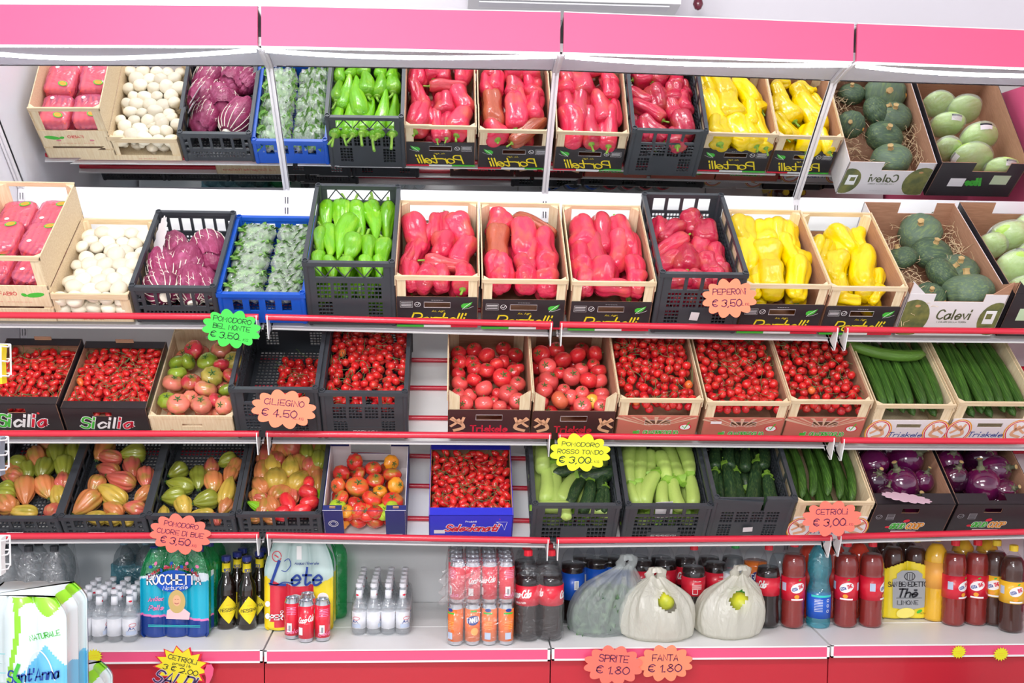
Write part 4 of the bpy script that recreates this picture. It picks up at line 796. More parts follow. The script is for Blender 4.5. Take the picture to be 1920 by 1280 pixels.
items('cabb', P8, [(1650, 420, 280, 0, 0), (1515, 480, 210, 0, 0), (1680, 650, 250, 0, 0), (1850, 560, 270, 0, 0), (1760, 810, 240, 0, 0), (1880, 340, 230, 0, 0), (1960, 780, 260, 0, 0)], P_cab, .118, .10, srgb(186, 224, 104), 'wrapped cabbage', 'cabbage', hc=.11, up=False, jit=.5, adj='pale green')
# mushrooms: a hexagonal bed with wobble
c = cr['mush']; R = random.Random(4); pts = []
for j in range(9):
    for i in range(5 if j % 2 == 0 else 4): pts.append((.034+(c.W-.068)*(i+(.5 if j % 2 else 0))/4+R.uniform(-.006, .006), .034+j*(c.L-.075)/8+R.uniform(-.006, .006), .075+R.uniform(-.008, .01)))
nm = rows(pts, len(pts))
for i, p in enumerate(pts): s = R.uniform(.98, 1.35); put(P_mush, c, local_mat(p, R.uniform(0, 6), R.uniform(-.5, .5), 0, (s, s, s), True), srgb(234, 226, 206), 'white mushroom in shallow wooden crate, '+nm[i], 'mushroom', 'mushrooms in the shallow crate', i)
for i in range(5): put(P_mush, c, local_mat((.035+.05*i, .028, .035), i, .3, 0, (1.15,)*3, True), srgb(234, 226, 206), 'white mushroom behind the low front slat of the shallow crate, %s from left' % ORD[i], 'mushroom', 'mushrooms in the shallow crate', i)
under('mush', P_mush, .048, srgb(228, 216, 194), 'white mushroom', 'mushroom', .05, .03, 26, up=True)
RL = srgb(140, 42, 84)
items('radi', P4, [(1300, 590, 220, 220, 0), (1580, 610, 260, 260, 200), (1180, 730, 240, 240, 10), (1400, 700, 270, 250, -30), (1200, 880, 250, 220, 20), (1430, 880, 230, 220, 0), (1590, 860, 170, 200, 20)], P_rad, .105, .105, RL, 'radicchio head', 'radicchio', hc=.09, jit=.8, adj='purple veined', seed=9)
items('salad', P5, [(380, 480, 150, 290, 85), (700, 480, 150, 260, 95), (330, 620, 160, 300, 88), (640, 600, 160, 290, 95), (290, 750, 160, 300, 86), (610, 740, 170, 300, 94), (270, 870, 140, 260, 90), (600, 870, 150, 300, 90)], P_sal, .08, .14, srgb(96, 150, 60), 'clear salad bag', 'bag', hc=.085, jit=.3, zj=.006, seed=3) if False else None
c = cr['salad']; R = random.Random(7); pts = [(x, y) for y in (.395, .31, .225, .14, .06) for x in (.075, .215)]; nm = rows([(x, y) for x, y in pts], 10)
for i, (x, y) in enumerate(pts): put(P_sal, c, local_mat((x, y, .085+R.uniform(-.004, .006)), R.uniform(-.12, .12), -.35+R.uniform(-.1, .1), R.uniform(-.1, .1), (.98, 1.35, 1.2)), srgb(104, 158, 66), 'clear bag of green salad in blue crate, '+nm[i], 'bag', 'salad bags in the blue crate', i)
c = cr['carrot']; pts = [(.07, .36, .17, 0), (.195, .36, .175, 0), (.07, .21, .19, 0), (.2, .205, .19, 0), (.07, .098, .15, .1), (.2, .096, .15, .1), (.07, .36, .10, 0), (.195, .36, .10, 0), (.07, .2, .10, 0), (.2, .2, .10, 0), (.07, .105, .07, 0), (.2, .105, .07, 0)]; nm = rows(pts[:6], 6)
for i, (x, y, z, t) in enumerate(pts): put(P_car, c, local_mat((x, y, z), .05*(-1)**i, -t*.5, 0, (1, .95, 1)), (1, 1, 1, 1), ('pink carrot bag in far left wooden crate, '+nm[i]) if i < 6 else 'pink carrot bag under others in far left wooden crate', 'bag', 'carrot bags' if i < 6 else 'buried carrot bags', i)
# straw between the pumpkins
c = cr['pump']; R = random.Random(3); b = B()
for k in range(330):
    g_ = R.random(); x, y = (R.uniform(.22, .35), R.uniform(.2, .52)) if g_ < .45 else (R.uniform(.01, .1), R.uniform(.02, .5)) if g_ < .85 else (R.uniform(.05, .33), R.uniform(.01, .54)); z = R.uniform(.06, .13); p = Vector((x, y, z)); d = Vector((R.uniform(-1, 1), R.uniform(-1, 1), R.uniform(-.2, .4))).normalized(); pp = [tuple(p)]
    for q in range(5): d = (d+Vector((R.uniform(-.7, .7), R.uniform(-.7, .7), R.uniform(-.5, .4)))).normalized(); p = p+d*.014; p.x = min(max(p.x, .006), c.W-.006); pp.append(tuple(p))
    b.tube(pp, .0009, 3, False)
o = b.obj('straw_bedding', mat('straw', srgb(226, 200, 160), .7)); o.matrix_world = c.M; tag(o, 'pale wood straw packed around the green pumpkins', 'straw', None, 'stuff')
# middle shelf
PA = (0, 580, 4); P2 = (400, 580, 4); P3 = (800, 600, 4)
BC = [srgb(206, 56, 70), srgb(140, 165, 50), srgb(232, 130, 110), srgb(200, 180, 90)]
items('bel', PA, [(1450, 295, 150, 0, 0, 0), (1660, 295, 150, 0, 0, 2), (1310, 400, 130, 0, 0, 1), (1410, 390, 130, 0, 0, 1), (1555, 385, 150, 0, 0, 1), (1660, 420, 120, 0, 0, 0), (1750, 380, 150, 0, 0, 3), (1330, 480, 140, 0, 0, 1), (1275, 550, 150, 0, 0, 2), (1435, 550, 150, 0, 0, 0), (1590, 505, 160, 0, 0, 3), (1735, 490, 130, 0, 0, 0), (1545, 600, 165, 0, 0, 2), (1700, 600, 120, 0, 0, 1), (1240, 680, 140, 0, 0, 1), (1335, 705, 170, 0, 0, 2), (1430, 660, 120, 0, 0, 2), (1512, 712, 160, 0, 0, 2), (1620, 680, 120, 0, 0, 0), (1690, 720, 140, 0, 0, 2)],
      P_rib, .068, .05, BC, 'salad tomato', 'tomato', hc=.085, up=True, jit=1.2, adj=['red', 'green', 'pink', 'yellow-green'])
under('bel', P_rib, .068, BC[2], 'salad tomato', 'tomato', .066, .035, 16, up=True, adj='pink')
RT_ = srgb(214, 44, 52); PK = srgb(228, 84, 84)
A6 = [(230, 310, 120, 0), (340, 310, 110, 0), (450, 270, 128, 0), (580, 310, 110, 0), (360, 360, 120, 0), (525, 340, 110, 0), (650, 380, 110, 0), (695, 365, 90, 0), (220, 405, 110, 0), (450, 385, 122, 0), (565, 440, 145, 0), (225, 470, 130, 1), (355, 455, 115, 0), (430, 512, 138, 1), (695, 478, 122, 1), (612, 552, 150, 1), (530, 545, 90, 0), (230, 555, 110, 1), (325, 565, 110, 1), (290, 628, 118, 1), (430, 622, 142, 1), (550, 660, 110, 1), (505, 600, 70, 0), (680, 618, 130, 1)]
A7 = [(860, 255, 145, 0), (970, 215, 125, 0), (1130, 270, 130, 0), (1270, 250, 125, 0), (1250, 330, 100, 0), (1020, 305, 135, 0), (905, 345, 140, 1), (1300, 385, 120, 0), (1160, 370, 110, 1), (1000, 405, 100, 0), (1085, 430, 140, 1), (915, 450, 160, 1), (1215, 458, 140, 0), (1335, 455, 120, 1), (880, 520, 130, 1), (1030, 520, 95, 1), (1090, 570, 120, 1), (1165, 545, 112, 1), (1000, 598, 142, 2), (1240, 612, 110, 3), (1330, 550, 120, 1), (1345, 610, 130, 1), (1170, 655, 140, 1), (1310, 690, 110, 1), (850, 620, 100, 1)]
RC = [RT_, PK, srgb(232, 110, 76), srgb(232, 176, 60)]
for k, A_ in (('rnd1', A6), ('rnd2', A7)):
    items(k, P3, [(x, y, d, 0, 0, ci) for x, y, d, ci in A_], P_rnd, .064, .05, RC, 'round tomato', 'tomato', hc=.125, up=True, jit=1.4, adj=['red', 'pinkish', 'orange-red', 'yellow'], zj=.006)
    under(k, P_rnd, .064, RT_, 'round tomato', 'tomato', .06, .07, 20, up=True, adj='red')
def vine(c, pts, label, seed, r=.013, z=0, n=60):
    """Green vine stalks and leafy star calyces tangled over one crate of tomatoes: nobody could count them."""
    R = random.Random(seed); b = B()
    for p in pts:
        if R.random() < .8: a = R.uniform(0, 6.3); M = Matrix.Translation(Vector((p[0]+r*.5*math.cos(a), p[1]+r*.5*math.sin(a), p[2]+r*.75))) @ Euler((R.uniform(-.5, .5), R.uniform(-.5, .5), 0)).to_matrix().to_4x4(); star(b, r*.75, 5, .35, .35, M)
    for k in range(n):
        p = Vector(pts[R.randrange(len(pts))]); p.z += r*.9; d = Vector((R.uniform(-1, 1), R.uniform(-1, 1), 0)).normalized(); pp = [tuple(p)]
        for q in range(R.randint(3, 6)): d = (d+Vector((R.uniform(-.5, .5), R.uniform(-.5, .5), R.uniform(-.3, .3)))).normalized(); p = p+d*.014; p.x = min(max(p.x, .012), c.W-.012); p.y = min(max(p.y, .012), c.L-.012); p.z = min(p.z, max(q_[2] for q_ in pts)+r*1.5); pp.append(tuple(p))
        b.tube(pp, .0011, 4, False)
    o = b.obj('tomato_vine', M_vine); o.matrix_world = c.M; tag(o, label, 'vine', None, 'stuff')
def small(key, protos, d, noun, where, hc, n, col, seed=1, region=None, lie=False, vlabel=None, spread=.9, low=True, slope=0):
    c = cr[key]; R = random.Random(seed); x0, x1, y0, y1 = region or (d*.6, c.W-d*.6, d*.6, c.L-d*.8); pts = []; t = 0
    while len(pts) < n and t < 6000:
        t += 1; p = (R.uniform(x0, x1), R.uniform(y0, y1))
        if all(math.hypot(p[0]-a[0], p[1]-a[1]) > d*spread for a in pts): pts.append(p)
    P = [(x, y, hc+slope*y/c.L+R.uniform(-.006, .008)) for x, y in pts]
    for x, y, z in P: s = R.uniform(.88, 1.12); put(protos, c, local_mat((x, y, z), R.uniform(0, 6.3), R.uniform(-.5, .5), 0, (s, s, s)), col if R.random() > .012 else srgb(236, 110, 50), noun+' '+where, 'tomato', noun+'s '+where, R.randint(0, 5))
    if low:                                        # the layer that only peeks through
        b = B(); pr = protos[0]; v0 = [v.co.copy() for v in pr.data.vertices]; f0 = [tuple(f.vertices) for f in pr.data.polygons]; q = []; t = 0
        while len(q) < n*1.3 and t < 6000:
            t += 1; p = (R.uniform(x0, x1), R.uniform(y0, y1))
            if all(math.hypot(p[0]-a[0], p[1]-a[1]) > d*.82 for a in q): q.append(p)
        for x, y in q: M = local_mat((x, y, hc+slope*y/c.L-d*.62), R.uniform(0, 6.3)); b.add([tuple(M @ v) for v in v0], f0)
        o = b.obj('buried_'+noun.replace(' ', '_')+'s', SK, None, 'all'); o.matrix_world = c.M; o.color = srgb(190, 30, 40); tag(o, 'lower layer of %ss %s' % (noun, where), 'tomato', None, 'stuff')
    vine(c, P, vlabel or 'green vine stalks among %ss %s' % (noun, where), seed, d*.45, n=int(n*.8)); return P
CH = srgb(212, 28, 34)
small('sic1', P_plum, .027, 'plum tomato', 'in black box at left edge', .112, 92, CH, 1)
small('sic2', P_plum, .027, 'plum tomato', 'in second black box from left', .112, 98, CH, 2)
small('sel', P_plum, .028, 'plum tomato', 'in bright blue box', .105, 98, CH, 3)
small('cher1', P_cher, .029, 'cherry tomato', 'in half-empty black crate', .035, 48, CH, 4, (.115, cr['cher1'].W-.025, .05, .36), low=True)
small('cher2', P_cher, .028, 'cherry tomato', 'in full black crate', .14, 88, CH, 5, spread=.93)
for i, w_ in enumerate(('left', 'middle', 'right')): small('vine%d' % i, P_cher, .033, 'cherry tomato', 'in %s clover-printed crate' % w_, .155, 82, CH, 6+i, spread=.93, slope=.035)
# cucumbers
def rowset(key, protos, n, x0, x1, y, z, s, col, noun, cat, seed=1, ang=0, adj='', up2=None):
    c = cr[key]; R = random.Random(seed)
    for i in range(n):
        x = x0+(x1-x0)*i/(n-1); M = local_mat((x, y+R.uniform(-.01, .01), z+R.uniform(-.004, .004)), ang+R.uniform(-.04, .04), R.uniform(-.03, .03), 0, (s*.84, s, s*.84))
        put(protos, c, M, col, '%s %s in %s, %s from left in its layer' % (adj, noun, c.phrase, ORD[i]), cat, '%ss in the %s' % (noun, c.phrase), i)
CU = srgb(52, 88, 30)
rowset('cuc1', P_cuc[:1], 7, .035, .25, .215, .15, 1.12, CU, 'cucumber', 'cucumber', 1, adj='top'); rowset('cuc1', P_cuc[:2], 6, .045, .24, .215, .11, 1.1, CU, 'cucumber', 'cucumber', 2, adj='lower')
rowset('cuc2', P_cuc[:1], 7, .035, .25, .215, .15, 1.12, CU, 'cucumber', 'cucumber', 3, adj='top'); rowset('cuc2', P_cuc[:2], 6, .045, .24, .215, .11, 1.1, CU, 'cucumber', 'cucumber', 4, adj='lower')
rowset('cuc3', P_cuc[2:], 5, .035, .22, .225, .15, 1.0, CU, 'curved cucumber', 'cucumber', 5, adj='top'); rowset('cuc3', P_cuc[:2], 6, .04, .235, .215, .105, 1.05, CU, 'cucumber', 'cucumber', 6, adj='lower')
q_ = cr['cuc1'].pix(1655, 650, .195); put(P_cuc[2:], cr['cuc1'], local_mat((q_[0], q_[1], .195), 1.32, 0, PI, (1.15, .95, 1.15)), srgb(84, 122, 40), 'curved cucumber lying crosswise behind the cucumbers on the middle shelf', 'cucumber', None)
# lower shelf
PL, PM, PR, PS = (0, 780, 4), (400, 780, 4), (780, 780, 4), (1120, 780, 4); PQ = (1440, 780, 4)
OC = [srgb(208, 128, 78), srgb(140, 148, 54), srgb(204, 98, 84), srgb(210, 176, 76), srgb(214, 40, 52), srgb(130, 190, 40)]; OA = ['orange-green', 'green', 'reddish', 'yellow', 'bright red', 'lime green']
ox = lambda key, P, L_, sd: items(key, P, L_, P_ox, .066, .088, OC, 'oxheart tomato', 'tomato', hc=.045, seed=sd, adj=OA, jit=.5)
ox('ox0', PL, [(360, 200, 130, 190, 60, 2), (540, 195, 120, 190, 95, 2), (425, 285, 140, 150, 180, 1), (560, 285, 130, 150, 180, 1), (280, 320, 140, 150, 200, 0), (120, 365, 150, 150, 90, 1), (205, 410, 130, 130, 180, 1), (330, 400, 135, 150, 160, 1), (485, 385, 145, 150, 180, 1), (60, 455, 140, 160, 80, 2), (190, 560, 145, 190, 180, 0), (340, 530, 145, 160, 200, 0), (475, 485, 120, 140, 0, 2), (445, 590, 140, 150, 10, 3), (40, 555, 130, 150, 90, 1), (45, 655, 150, 160, 40, 0), (170, 712, 110, 220, 85, 3), (405, 700, 120, 140, -40, 2), (-80, 420, 150, 170, 20, 0), (-90, 600, 150, 170, 90, 1)], 11)
ox('ox1', PL, [(770, 250, 140, 180, 150, 0), (1000, 280, 160, 190, 100, 1), (820, 310, 120, 190, 80, 2), (810, 400, 120, 170, 70, 2), (990, 385, 130, 150, 190, 2), (910, 485, 140, 210, 75, 2), (1095, 465, 120, 150, 180, 2), (720, 525, 120, 150, 150, 0), (840, 590, 150, 220, 60, 3), (650, 655, 160, 240, 130, 0), (1080, 590, 120, 170, 130, 0), (850, 700, 120, 150, 60, 0), (1010, 695, 120, 160, 80, 2), (720, 765, 110, 160, 80, 3), (830, 770, 100, 150, 80, 3), (940, 780, 90, 120, 80, 3)], 12)
ox('ox2', PL, [(1325, 410, 130, 150, 120, 1), (1490, 465, 120, 170, 180, 1), (1585, 370, 105, 120, 0, 2), (1705, 330, 120, 150, 110, 1), (1760, 390, 110, 140, 150, 0), (1355, 522, 130, 200, 80, 1), (1600, 500, 135, 150, 180, 0), (1725, 450, 110, 140, 160, 0), (1285, 605, 150, 180, 100, 1), (1705, 570, 130, 200, -20, 3), (1545, 632, 150, 190, 110, 1), (1380, 682, 130, 140, 200, 3), (1690, 680, 110, 130, 150, 0), (1230, 735, 90, 110, 0, 3), (1520, 725, 80, 170, 85, 3), (1610, 770, 80, 100, 20, 2)], 13)
ox('ox3', PM, [(340, 290, 120, 200, 0, 2), (440, 215, 120, 200, 150, 0), (565, 220, 150, 170, 60, 2), (705, 240, 110, 180, 0, 1), (810, 240, 100, 180, 0, 1), (440, 370, 135, 150, 0, 3), (480, 310, 110, 130, 0, 2), (580, 385, 130, 170, 0, 3), (810, 320, 120, 180, 0, 1), (320, 410, 120, 180, 0, 0), (470, 475, 180, 170, 0, 3), (720, 360, 110, 120, 0, 2), (645, 480, 150, 190, -35, 3), (310, 515, 130, 160, 30, 0), (785, 475, 110, 190, 0, 0), (490, 570, 130, 150, -40, 0), (345, 620, 100, 120, 80, 2), (305, 685, 90, 190, 70, 5), (440, 660, 110, 140, 20, 0), (600, 590, 90, 110, 0, 2), (800, 590, 70, 130, 10, 5), (420, 770, 80, 110, 70, 0), (300, 770, 70, 110, 80, 0)], 14)
items('ox3', PM, [(560, 650, 105, 165, 25), (715, 500, 85, 100, 0), (710, 570, 110, 150, 70), (720, 650, 110, 160, -70), (665, 705, 100, 160, -75), (515, 722, 100, 150, -60), (500, 775, 70, 130, 80)], P_plum, .023, .037, srgb(224, 44, 54), 'large plum tomato', 'tomato', hc=.075, seed=8)
under('ox3', P_ox, .066, OC[0], 'oxheart tomato', 'tomato', .062, .035, 12, adj='orange')
NV = [srgb(214, 52, 44), srgb(240, 150, 40), srgb(170, 200, 50), srgb(226, 88, 50)]
items('navy', PM, [(1060, 345, 130, 0, 0, 0), (1200, 390, 125, 0, 0, 0), (1335, 350, 120, 0, 0, 1), (960, 425, 130, 0, 0, 0), (1090, 430, 115, 0, 0, 0), (1340, 445, 140, 0, 0, 0), (935, 525, 120, 0, 0, 3), (1080, 530, 170, 0, 0, 3), (1215, 485, 135, 0, 0, 0), (1380, 525, 135, 0, 0, 1), (1250, 560, 110, 0, 0, 1), (955, 615, 130, 0, 0, 0), (1065, 655, 125, 0, 0, 0), (1190, 620, 155, 0, 0, 0), (1345, 640, 160, 0, 0, 0), (935, 675, 130, 0, 0, 2), (1095, 735, 130, 0, 0, 0), (1220, 740, 120, 0, 0, 0), (990, 775, 110, 0, 0, 1), (1075, 810, 130, 0, 0, 0), (1200, 820, 125, 0, 0, 0), (1355, 725, 150, 0, 0, 2), (1300, 790, 90, 0, 0, 2)],
      P_rib, .068, .05, NV, 'ribbed tomato', 'tomato', hc=.10, up=True, jit=1.2, adj=['red', 'orange', 'lime', 'orange-red'], seed=9)
under('navy', P_rib, .068, NV[0], 'ribbed tomato', 'tomato', .066, .045, 12, up=True, adj='red')
for i, (x, y, z, ci) in enumerate([(.055, .040, .05, 1), (.115, .040, .055, 0), (.175, .038, .055, 0), (.235, .042, .05, 0), (.085, .045, .088, 0), (.145, .042, .09, 0), (.205, .045, .088, 2)]):
    put(P_rib, cr['navy'], local_mat((x, y, z), i*1.3, .4, 0, (.95,)*3, True), NV[ci], '%s ribbed tomato just behind the front notch of the navy box, %s' % (['red', 'orange', 'lime'][ci], ['lower, first from left', 'lower, second from left', 'lower, third from left', 'lower, fourth from left', 'upper left', 'upper middle', 'upper right'][i]), 'tomato', 'ribbed tomatos in the navy box', i)
ZL = srgb(172, 196, 100); ZDk = srgb(34, 62, 36); ZC = [ZL, ZDk]
zu = lambda key, P, L_, sd, hc: items(key, P, L_, P_zuc, .038, .17, ZC, 'zucchini', 'zucchini', hc=hc, seed=sd, adj=['pale green', 'dark green'], jit=.15)
zu('zmix', PR, [(930, 320, 110, 230, 0, 0), (935, 500, 110, 320, 0, 0), (1040, 520, 115, 330, 4, 0), (1150, 540, 110, 190, -30, 0), (1130, 430, 90, 110, 100, 1), (1190, 575, 95, 260, -28, 1), (1275, 600, 100, 250, -15, 1), (1375, 600, 85, 230, -12, 1), (1340, 430, 110, 150, 100, 1), (1440, 640, 80, 200, 0, 1), (1420, 480, 80, 190, 0, 1), (1140, 750, 90, 130, 0, 0), (1000, 760, 100, 200, 90, 0), (1390, 780, 90, 160, 80, 0)], 15, .14)
under('zmix', P_zuc, .038, ZL, 'pale zucchini', 'zucchini', .05, .085, 12); under('zmix', P_zuc, .038, ZL, 'pale zucchini', 'zucchini', .05, .035, 8, 9, ymax=.2)
zu('zlite', PS, [(215, 370, 100, 320, 180, 0), (322, 360, 100, 310, 178, 0), (395, 350, 85, 190, 180, 0), (495, 380, 105, 220, 195, 0), (575, 350, 110, 320, 202, 0), (680, 330, 105, 280, 196, 0), (400, 550, 120, 280, -22, 0), (500, 590, 90, 210, 0, 0), (600, 585, 105, 250, 14, 0), (730, 560, 100, 260, 6, 0), (235, 590, 80, 160, 20, 0), (320, 590, 80, 150, 0, 0)], 16, .14)
under('zlite', P_zuc, .038, ZL, 'pale zucchini', 'zucchini', .05, .09, 12); under('zlite', P_zuc, .038, ZL, 'pale zucchini', 'zucchini', .05, .04, 8, 9, ymax=.2)
zu('zdark', PS, [(868, 520, 80, 230, 0, 1), (980, 530, 100, 380, 6, 1), (1070, 550, 75, 330, 10, 1), (1180, 520, 100, 400, -8, 1), (1285, 560, 95, 260, 5, 1), (1380, 560, 75, 200, 12, 1), (880, 300, 90, 190, 0, 1), (1000, 300, 90, 170, 0, 1), (1110, 330, 80, 150, 0, 1), (1250, 300, 90, 200, 0, 1)], 17, .13)
under('zdark', P_zuc, .038, ZDk, 'dark zucchini', 'zucchini', .05, .08, 12)
EG = [srgb(84, 16, 66), srgb(52, 14, 42)]
items('egg1', PQ, [(790, 350, 220, 0, 0, 0), (1040, 320, 260, 0, 0, 0), (900, 240, 200, 0, 0, 1), (995, 510, 255, 0, 0, 0), (800, 490, 200, 0, 0, 1), (1180, 490, 170, 0, 0, 0), (880, 600, 150, 0, 0, 1)], P_egg, .116, .112, EG, 'round eggplant', 'eggplant', hc=.12, up=True, jit=.9, adj=['purple', 'blackish'], seed=2)
items('egg2', PQ, [(1330, 350, 220, 0, 0, 0), (1600, 310, 250, 0, 0, 1), (1220, 240, 190, 0, 0, 1), (1385, 460, 210, 0, 0, 1), (1605, 510, 270, 0, 0, 0), (1860, 400, 230, 0, 0, 0), (1780, 560, 190, 0, 0, 1)], P_egg, .116, .112, EG, 'round eggplant', 'eggplant', hc=.12, up=True, jit=.9, adj=['purple', 'blackish'], seed=6)
for k in ('egg1', 'egg2'): under(k, P_egg, .116, EG[1], 'round eggplant', 'eggplant', .105, .06, 7, up=True, adj='dark')
# ================================================================== CLEAN-UP of the first-made pieces is at the end
# ================================================================== DRINKS ON THE BOTTOM SHELF
def liquid(name, col, tr=0): return mat(name, col, .08, coat=.6, trans=tr)
L_cola = liquid('cola', srgb(28, 14, 12)); L_tea = liquid('peach_tea', srgb(140, 40, 34)); L_ltea = liquid('lemon_tea', srgb(70, 34, 24)); L_water = film('water', tint=(.88, .95, .97, 1), haze=.06, gloss=.08, bump=0)
L_green = film('green_bottle', tint=(.35, .92, .6, 1), haze=.25, gloss=.15, bump=.3, dcol=srgb(30, 190, 100)); L_aqua = film('aqua_bottle', tint=(.45, .90, .96, 1), haze=.22, gloss=.2, bump=.3, dcol=srgb(60, 200, 220))
L_clear = film('grey_clear_bottle', tint=(.72, .76, .78, 1), haze=.14, gloss=.14, bump=.4, dcol=srgb(190, 195, 200)); L_orange = liquid('orange_soda', srgb(240, 120, 30)); L_yel = liquid('yellow_soda', srgb(246, 190, 40))
M_capr = mat('red_cap', srgb(220, 30, 50), .35); M_capb = mat('black_cap', srgb(44, 46, 52), .4); M_capy = mat('yellow_cap', srgb(236, 204, 50), .35); M_capg = mat('green_cap', srgb(30, 160, 70), .35); M_capbl = mat('blue_cap', srgb(40, 50, 130), .35)
M_lred = mat('red_label', srgb(222, 30, 56), .35, coat=.4); M_lyel = mat('yellow_label', srgb(246, 190, 40), .35, coat=.3); M_lblue = mat('blue_label', srgb(20, 90, 200), .35, coat=.3); M_lw = mat('white_label', srgb(236, 238, 244), .4)
M_brown = mat('brown_glass', srgb(34, 20, 14), .06, coat=1)
def cyl(R):
    f = lambda u, v, w: ((R-w)*math.sin(u/R), -(R-w)*math.cos(u/R), v)
    f.curved = True; return f
def band(r, z0, z1, m, parent, name='label', n=28, rb=None):
    return B().lathe([(r, z0), (r, z1)], n).obj(name, m, parent, 'all') if rb is None else B().lathe([(r, z0), (rb, z1)], n).obj(name, m, parent, 'all')
def bottle(name, H, r, body, drink, fill, cap, lab, lz, kind='pet', deco=None):
    o = empty(name)
    if kind == 'pet': P = [(.60, 0), (.92, .015), (1, .05), (.97, .13), (1, .15), (.96, .2), (1, .23), (.97, .3), (1, .33), (1, .60), (.95, .62), (1, .66), (.99, .74), (.86, .82), (.55, .88), (.36, .91), (.33, .94)]
    elif kind == 'cola': P = [(.62, 0), (.94, .015), (1, .06), (1, .14), (.93, .28), (.96, .36), (1, .42), (1, .60), (.97, .66), (.84, .74), (.62, .82), (.42, .88), (.33, .92), (.32, .94)]
    elif kind == 'hour': P = [(.60, 0), (.92, .015), (1, .05), (.96, .12), (1, .16), (1, .40), (.80, .50), (.78, .54), (.98, .62), (1, .70), (.88, .80), (.62, .87), (.38, .91), (.33, .94)]
    elif kind == 'beer': P = [(.88, 0), (1, .02), (1, .50), (.97, .58), (.80, .66), (.55, .72), (.44, .80), (.40, .92), (.46, .93), (.46, .955)]
    else: P = [(.85, 0), (1, .03), (1, .50), (.92, .56), (.62, .64), (.46, .72), (.40, .88), (.44, .93)]
    prof = [(a*r, b*H) for a, b in P]; md = (lambda t, q: 1-.05*max(0, 1-q*14)*(1+math.cos(5*t))) if kind in ('pet', 'cola', 'hour') else None
    b = B(); b.lathe(prof+([(0, prof[-1][1])]), 28, mod=md); b.obj('bottle_body', body, o, 'all')
    if drink:
        zf = fill*H; q = [(a*.965, b_) for a, b_ in prof if b_ < zf]; lo = prof[len(q)-1]; hi = prof[len(q)]; t = (zf-lo[1])/(hi[1]-lo[1]); q.append(((lo[0]+(hi[0]-lo[0])*t)*.965, zf)); q = [(q[0][0], .003)]+q[1:]+[(0, zf)]
        B().lathe(q, 28, mod=md).obj('drink', drink, o, 'all')
    cr_ = prof[-1][0]*1.05; z = prof[-1][1]
    b = B(); b.lathe([(cr_, z-.002), (cr_, z+H*.055), (cr_*.85, z+H*.06), (0, z+H*.06)], 24, mod=lambda t, q: 1+.03*math.cos(12*t)*(q < .6)); b.obj('cap', cap, o, True)
    for (z0, z1) in [lz]:
        if lab: g = band(r*1.008, z0*H, z1*H, lab, o); (deco and deco(g, r*1.012, z0*H, z1*H))
    return o
def d_peach(g, R, z0, z1):
    M = cyl(R); c = (z0+z1)/2; shape(ell(0, c+.006, .028, .018, 22, .35), g, M_wprint, M, 'logo_oval', -.0003); text('ESTA', g, M_bprint, M, -.012, c+.001, .010, .22, .019, .1, .35, -.0006); text('THE', g, M_rprint, M, .011, c+.011, .012, .25, .018, .1, .35, -.0006)
    shape(ell(-.004, z0+.017, .010, .008, 12), g, mat('orange_print'), M, 'peach_print', -.0005); shape(ell(.006, z1-.008, .006, .003, 8, .4), g, M_gprint, M, 'leaf_print', -.0008); shape(rect(-.024, .024, z0+.003, z0+.009), g, M_wprint, M, 'label_strip', -.0004)
    for a in (1, -1): shape(rect(a*.055-.010, a*.055+.010, c-.008, c+.022), g, mat('pale_blue_print', srgb(190, 205, 230), .5), M, 'info_panel', -.0003)
def d_cola(g, R, z0, z1):
    M = cyl(R); c = (z0+z1)/2
    for a in (-1, 1): text('Coca-Cola', g, M_wprint, M, a*R*1.57+.035, c+.006, (z1-z0)*.36, .18, R*1.7, .35, .12, -.0004, gap=.9); text('ORIGINAL TASTE', g, M_wprint, M, a*R*1.57+.035, z0+.010, .006, .16, R*.9, 0, .08, -.0004)
def d_info(g, R, z0, z1):
    M = cyl(R); c = (z0+z1)/2; text('Coke.com', g, M_wprint, M, 0, z1-.012, .005, .15, .03, w=-.0004); b = B()
    for q in range(5): ribbon(b, [(-.018, c+.008-.004*q), (.018, c+.008-.004*q)], .0012, M, -.0004)
    ribbon(b, rect(-.016, .002, z0+.008, z0+.026)+[(-.016, z0+.008)], .0016, M, -.0004); b.obj('label_print', M_wprint, g)
def d_can(g, R, z0, z1):
    M = cyl(R); c = (z0+z1)/2; text('Coca-Cola', g, M_wprint, M, .004, c+.012, .020, .17, R*2.3, .35, .15, -.0004, gap=.9); shape(rect(-.030, -.012, c-.045, c-.018), g, M_wprint, M, 'label_panel', -.0003); text('----', g, M_wprint, M, .004, c-.004, .003, .16, .02, w=-.0004)
def d_can2(g, R, z0, z1):
    M = cyl(R); c = (z0+z1)/2; b = B()
    for q in range(5): ribbon(b, [(-.016, c+.044-.006*q), (.016, c+.044-.006*q)], .0025, M, -.0004)
    b.obj('label_print', M_pprint, g); shape(rect(-.016, .002, c-.045, c-.012), g, M_wprint, M, 'label_panel', -.0003); shape(rect(-.010, -.002, c-.040, c-.020), g, M_gyprint, M, 'code_print', -.0005); text('Cola', g, M_pprint, M, .004, z0+.016, .014, .16, None, .3, .1, -.0004)
